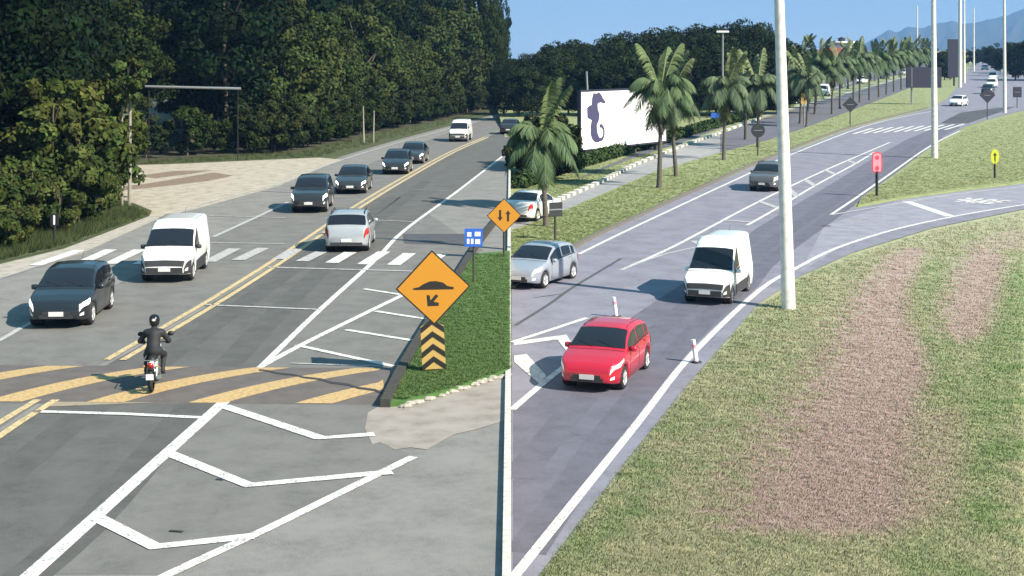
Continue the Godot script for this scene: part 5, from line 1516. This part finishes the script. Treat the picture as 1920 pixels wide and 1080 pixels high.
	for i in hp.size() - 1:
		var n := int(hp[i].distance_to(hp[i + 1]) / 0.45) + 1
		for k in n:
			leaf_cloud(V, N, C, I, hp[i].lerp(hp[i + 1], float(k) / n) + Vector3(0, 0.48, 0), Vector3(0.68, 0.58, 0.55), 60, 0.18, Color(0.039, 0.066, 0.025), 0.1, 1.4)
	var hd := thing("hedge", "long clipped green hedge running below the billboard", "hedge")
	part("foliage", leaf_mesh(V, N, C, I), M.leaf, hd)
	avenue_side = false

# ---------------------------------------------------------------- palms
func frond_mesh(L: float, rise: float, sag: float, leaflet: float, col: Color) -> ArrayMesh:
	var V := PackedVector3Array(); var N := PackedVector3Array(); var C := PackedColorArray(); var I := PackedInt32Array()
	var n := 22
	var pts := []
	for i in n + 1:
		var t := float(i) / n
		pts.append(Vector3(0, L * (rise * t - sag * t * t), -L * t * (1.0 - 0.18 * t * sag)))
	for i in n:
		var a: Vector3 = pts[i]; var b: Vector3 = pts[i + 1]
		var k := V.size()
		var w := lerpf(0.05, 0.012, float(i) / n)
		V.append(a + Vector3(-w, 0, 0)); V.append(a + Vector3(w, 0, 0)); V.append(b + Vector3(w, 0, 0)); V.append(b + Vector3(-w, 0, 0))
		for q in 4: N.append(Vector3.UP); C.append(Color(col.r * 1.6, col.g * 1.4, col.b * 1.5))
		I.append_array(PackedInt32Array([k, k + 2, k + 1, k, k + 3, k + 2]))
		if i < 3: continue
		var t := float(i) / n
		var ll := leaflet * sin(PI * clampf(0.12 + 0.86 * t, 0, 1)) + 0.12
		var dir := (b - a).normalized()
		for s in [-1.0, 1.0]:
			for half in 2:
				var base := a.lerp(b, 0.5 * half + rng.randf() * 0.3)
				var tip: Vector3 = base + Vector3(s * 0.75, -0.50 - rng.randf() * 0.35, 0) * ll + dir * ll * 0.55
				var md: Vector3 = base.lerp(tip, 0.5) + Vector3(0, 0.10 * ll, 0)
				var wd := dir * 0.045
				k = V.size()
				V.append(base - wd * 0.6); V.append(base + wd * 0.6); V.append(md + wd); V.append(md - wd); V.append(tip)
				var nn := (md - base).cross(dir).normalized()
				if nn.y < 0: nn = -nn
				var f := rng.randf_range(0.7, 1.35)
				for q in 5: N.append(nn); C.append(Color(col.r * f, col.g * f, col.b * f))
				if (V[k] - V[k + 2]).cross(V[k] - V[k + 1]).dot(nn) > 0: I.append_array(PackedInt32Array([k, k + 1, k + 2, k, k + 2, k + 3, k + 3, k + 2, k + 4]))
				else: I.append_array(PackedInt32Array([k, k + 2, k + 1, k, k + 3, k + 2, k + 3, k + 4, k + 2]))
	return leaf_mesh(V, N, C, I)

func palm_proto(h: float, L: float, nf: int, col: Color, r: float) -> Node3D:
	var o := Node3D.new()
	o.set_meta("stem", "palm_tree")
	var st := st_new()
	var pts := []; var rad := []
	for i in 15:
		var t := i / 14.0
		pts.append(Vector3(0.12 * sin(t * 1.6), h * t - 0.1, 0.08 * t)); rad.append(lerpf(r, r * 0.62, t) * (1.4 if i == 0 else 1.0 + 0.06 * (i % 2)))
	path_tube(st, pts, rad, 10)
	part("trunk", commit(st), M.palm_bark, o)
	var fr := [frond_mesh(L, 0.95, 0.95, L * 0.30, col), frond_mesh(L * 1.05, 0.55, 1.05, L * 0.30, Color(col.r * 0.8, col.g * 0.85, col.b * 0.9)), frond_mesh(L * 0.95, 1.7, 0.75, L * 0.24, Color(col.r * 1.2, col.g * 1.1, col.b))]
	var head := Vector3(0.12, h - 0.15, 0.08)
	for i in nf:
		var k := 1 if i % 3 == 0 else (2 if i % 5 == 1 else 0)
		var f := part("frond", fr[k], M.leaf, o)
		f.transform = Transform3D(Basis(Vector3.UP, TAU * i * 0.382 + rng.randf() * 0.3) * Basis(Vector3.RIGHT, rng.randf_range(-0.2, 0.35)), head)
	for i in 3:
		var f := part("dead_frond", fr[1], M.dry_leaf, o)
		f.transform = Transform3D(Basis(Vector3.UP, TAU * i / 3.0 + 0.5) * Basis(Vector3.RIGHT, -0.95 - 0.2 * i) * Basis.from_scale(Vector3(0.7, 0.7, 0.7)), head - Vector3(0, 0.15, 0))
	for i in 9:
		var rg := st_new(false)
		var yy := h * (0.12 + 0.09 * i)
		lathe(rg, [Vector2(lerpf(r, r * 0.62, yy / h) * 1.02, yy - 0.03), Vector2(lerpf(r, r * 0.62, yy / h) * 1.13, yy), Vector2(lerpf(r, r * 0.62, yy / h) * 1.02, yy + 0.03)], 10, Transform3D(Basis.IDENTITY, Vector3(0.12 * sin(yy / h * 1.6), 0, 0.08 * yy / h)))
		build("trunk_ring", rg, M.palm_bark, o)
	return o

func make_palms():
	rng.seed = 33
	avenue_side = true
	var col := Color(0.0962, 0.1400, 0.0689)
	var pr := [palm_proto(4.6, 2.6, 24, col, 0.17), palm_proto(4.0, 2.3, 22, Color(0.1092, 0.1450, 0.0832), 0.15), palm_proto(3.1, 2.1, 24, col, 0.14)]
	# [px, py of the foot, height of the crown centre px, proto]
	for q in [[1024, 424, 262, 2], [1236, 352, 172, 0], [1268, 330, 182, 1], [1357, 300, 166, 1], [1421, 276, 158, 1], [1500, 232, 138, 1], [1512, 238, 150, 1], [1398, 262, 160, 2], [1528, 214, 118, 0], [1560, 214, 132, 1], [1575, 204, 122, 1], [1600, 196, 118, 0], [1612, 192, 112, 1], [1630, 188, 116, 1], [1648, 182, 110, 0], [1662, 178, 112, 1], [1676, 172, 106, 1], [1690, 168, 104, 0], [1702, 164, 104, 1], [1714, 160, 100, 1], [1726, 155, 100, 0], [1738, 150, 100, 1], [1500, 190, 106, 0], [1540, 178, 108, 1], [1590, 166, 106, 0], [1640, 152, 104, 1], [1470, 224, 140, 1], [1686, 146, 102, 1], [1710, 142, 102, 0]]:
		var src: Node3D = pr[q[3]]
		var base := gp(q[0], q[1])
		var want: float = (q[1] - q[2]) / ppm(q[1])
		var k: float = want / [4.6, 4.0, 3.1][q[3]]
		var lab := "palm tree in the row on the verge in front of the far carriageway"
		var grp := "palms in a row along the avenue"
		if q[0] == 1024: lab = "short full palm over the white car at the verge"; grp = ""
		elif q[0] == 1236: lab = "tallest palm, its fronds hanging over the billboard"; grp = ""
		elif q[0] == 1268: lab = "palm with dark hanging fronds close beside the tallest palm"; grp = ""
		elif q[0] == 1357: lab = "palm with wide arching fronds next to the blue board"; grp = ""
		elif q[0] == 1421: lab = "palm beside the round sign on the verge"; grp = ""
		var o := copy(src, lab, grp)
		o.set_meta("category", "palm tree")
		o.remove_meta("stem")
		o.position = base
		o.rotation = Vector3(rng.randf_range(-0.05, 0.05), rng.randf() * TAU, rng.randf_range(-0.05, 0.05))
		var kk: float = clampf(k * 0.74, 0.62, 1.12)
		o.scale = Vector3(kk, k, kk)
	for p in pr: p.free()
	avenue_side = false

# ---------------------------------------------------------------- grass
func tuft_mesh(blades: int, h: float, w: float) -> ArrayMesh:
	var V := PackedVector3Array(); var N := PackedVector3Array(); var C := PackedColorArray(); var I := PackedInt32Array()
	for i in blades:
		var a := rng.randf() * TAU
		var d := Vector3(cos(a), 0, sin(a))
		var sd := Vector3(-d.z, 0, d.x)
		var p := d * rng.randf() * w
		var hh := h * rng.randf_range(0.5, 1.2)
		var k := V.size()
		V.append(p - sd * 0.006); V.append(p + sd * 0.006); V.append(p + d * hh * rng.randf_range(0.3, 0.9) + Vector3(0, hh, 0))
		for q in 3: N.append((Vector3.UP + d * 0.3).normalized()); C.append(Color(1, 1, 1))
		I.append_array(PackedInt32Array([k, k + 1, k + 2]) if (V[k] - V[k + 2]).cross(V[k] - V[k + 1]).y > 0 else PackedInt32Array([k, k + 2, k + 1]))
	return leaf_mesh(V, N, C, I)

func grass_patch(called: String, label: String, spots: Array, mesh: Mesh):
	var mm := MultiMesh.new()
	mm.transform_format = MultiMesh.TRANSFORM_3D
	mm.use_colors = true
	mm.mesh = mesh
	mm.instance_count = spots.size()
	for i in spots.size():
		var s: Array = spots[i]
		var k: float = s[2]
		mm.set_instance_transform(i, Transform3D(Basis(Vector3.UP, rng.randf() * TAU).scaled(Vector3(k, k * rng.randf_range(0.7, 1.3), k)), s[0]))
		mm.set_instance_color(i, s[1])
	var o := MultiMeshInstance3D.new()
	o.name = called
	o.multimesh = mm
	var m := leaf_mat(Color(1, 1, 1))
	m.roughness = 0.9
	o.material_override = m
	add_child(o)
	tag(o, label, "grass", "", "stuff")

func make_grass():
	rng.seed = 55
	avenue_side = true
	var tm := tuft_mesh(10, 0.030, 0.10)
	var spots := []
	var fpoly := poly_px([1920, 398, 1750, 433, 1600, 480, 1500, 525, 1420, 580, 1290, 730, 1170, 880, 1014, 1090, 1920, 1180])
	var tries := 0
	while spots.size() < 110000 and tries < 400000:
		tries += 1
		var py := 395.0 + 720.0 * pow(rng.randf(), 0.8)
		var px := rng.randf_range(990, 1940)
		var p := gp(px, py)
		if not Geometry2D.is_point_in_polygon(Vector2(p.x, -p.z), fpoly): continue
		var u := clampi(int((p.x - FX0) / (FX1 - FX0) * FW), 0, FW - 1); var v := clampi(int((-p.z - FD0) / (FD1 - FD0) * FH), 0, FH - 1)
		var c := field_img.get_pixel(u, v).srgb_to_linear()
		var f := rng.randf_range(1.05, 1.35)
		var redness := clampf((c.r / max(c.g, 0.01) - 1.05) * 3.0, 0, 1)
		spots.append([p + Vector3(0, 0.012, 0), Color(c.r * f, c.g * f * lerpf(1.0, 0.98, redness), c.b * f), rng.randf_range(0.7, 1.3) * lerpf(1.0, 0.75, redness) * (1.0 + (-p.z) * 0.012)])
	grass_patch("field_grass", "short patchy grass and dry thatch over the open field", spots, tm)
	var tm2 := tuft_mesh(12, 0.045, 0.13)
	spots = []
	avenue_side = false
	var isl := poly_px([734, 758, 886, 486, 955, 480, 955, 560, 955, 700, 835, 740, 760, 760])
	tries = 0
	while spots.size() < 12000 and tries < 90000:
		tries += 1
		var p := gp(rng.randf_range(725, 960), rng.randf_range(478, 765))
		if not Geometry2D.is_point_in_polygon(Vector2(p.x, -p.z), isl): continue
		var f := rng.randf_range(0.7, 1.3)
		spots.append([p + Vector3(0, 0.128, 0), Color(0.140 * f, 0.215 * f, 0.080 * f), rng.randf_range(0.6, 1.1)])
	grass_patch("island_grass", "lush green grass on the kerbed island behind the diamond sign", spots, tm2)
	var tm3 := tuft_mesh(14, 0.30, 0.22)
	spots = []
	var wedge := [poly_px([-900, 636, -300, 558, 0, 489, 120, 461, 278, 404, 240, 382, 188, 366, 60, 410, -300, 474]), poly_px([205, 311, 330, 307, 600, 295, 740, 260, 830, 236, 955, 203, 955, 196, 830, 226, 700, 252, 560, 286, 330, 299])]
	tries = 0
	while spots.size() < 14000 and tries < 120000:
		tries += 1
		var p := gp(rng.randf_range(-400, 955), rng.randf_range(196, 600))
		var q := Vector2(p.x, -p.z)
		if not (Geometry2D.is_point_in_polygon(q, wedge[0]) or Geometry2D.is_point_in_polygon(q, wedge[1])): continue
		var f := rng.randf_range(0.6, 1.3)
		spots.append([p, Color(0.10 * f, 0.13 * f, 0.05 * f), rng.randf_range(0.4, 1.2)])
	grass_patch("roadside_grass", "rough dark green grass between the highway and the wood", spots, tm3)
	spots = []
	avenue_side = true
	var verge := [poly_px([962, 536, 965, 534, 1075, 463, 1300, 356, 1440, 295, 1600, 234, 1740, 200, 1730, 160, 1600, 208, 1440, 266, 1350, 288, 1230, 323, 1160, 353, 1030, 408, 958, 434]), poly_px([940, 403, 1040, 377, 1130, 338, 1240, 290, 1240, 275, 1050, 332, 940, 370]), poly_px([1612, 386, 1620, 372, 1668, 340, 1756, 280, 1815, 243, 1922, 212, 2000, 205, 2000, 330, 1800, 355, 1690, 371])]
	tries = 0
	while spots.size() < 30000 and tries < 200000:
		tries += 1
		var p := gp(rng.randf_range(930, 1960), rng.randf_range(170, 545))
		var q := Vector2(p.x, -p.z)
		var inside := -1
		for k in 3:
			if Geometry2D.is_point_in_polygon(q, verge[k]): inside = k
		if inside < 0: continue
		var f := rng.randf_range(0.7, 1.3)
		spots.append([p + Vector3(0, 0.085 if inside == 2 else 0.0, 0), Color(0.29 * f, 0.305 * f, 0.155 * f) if inside == 2 else Color(0.235 * f, 0.285 * f, 0.12 * f), rng.randf_range(0.6, 1.2)])
	avenue_side = false
	grass_patch("verge_grass", "mown yellowish grass on the avenue verge and traffic island", spots, tuft_mesh(12, 0.06, 0.14))
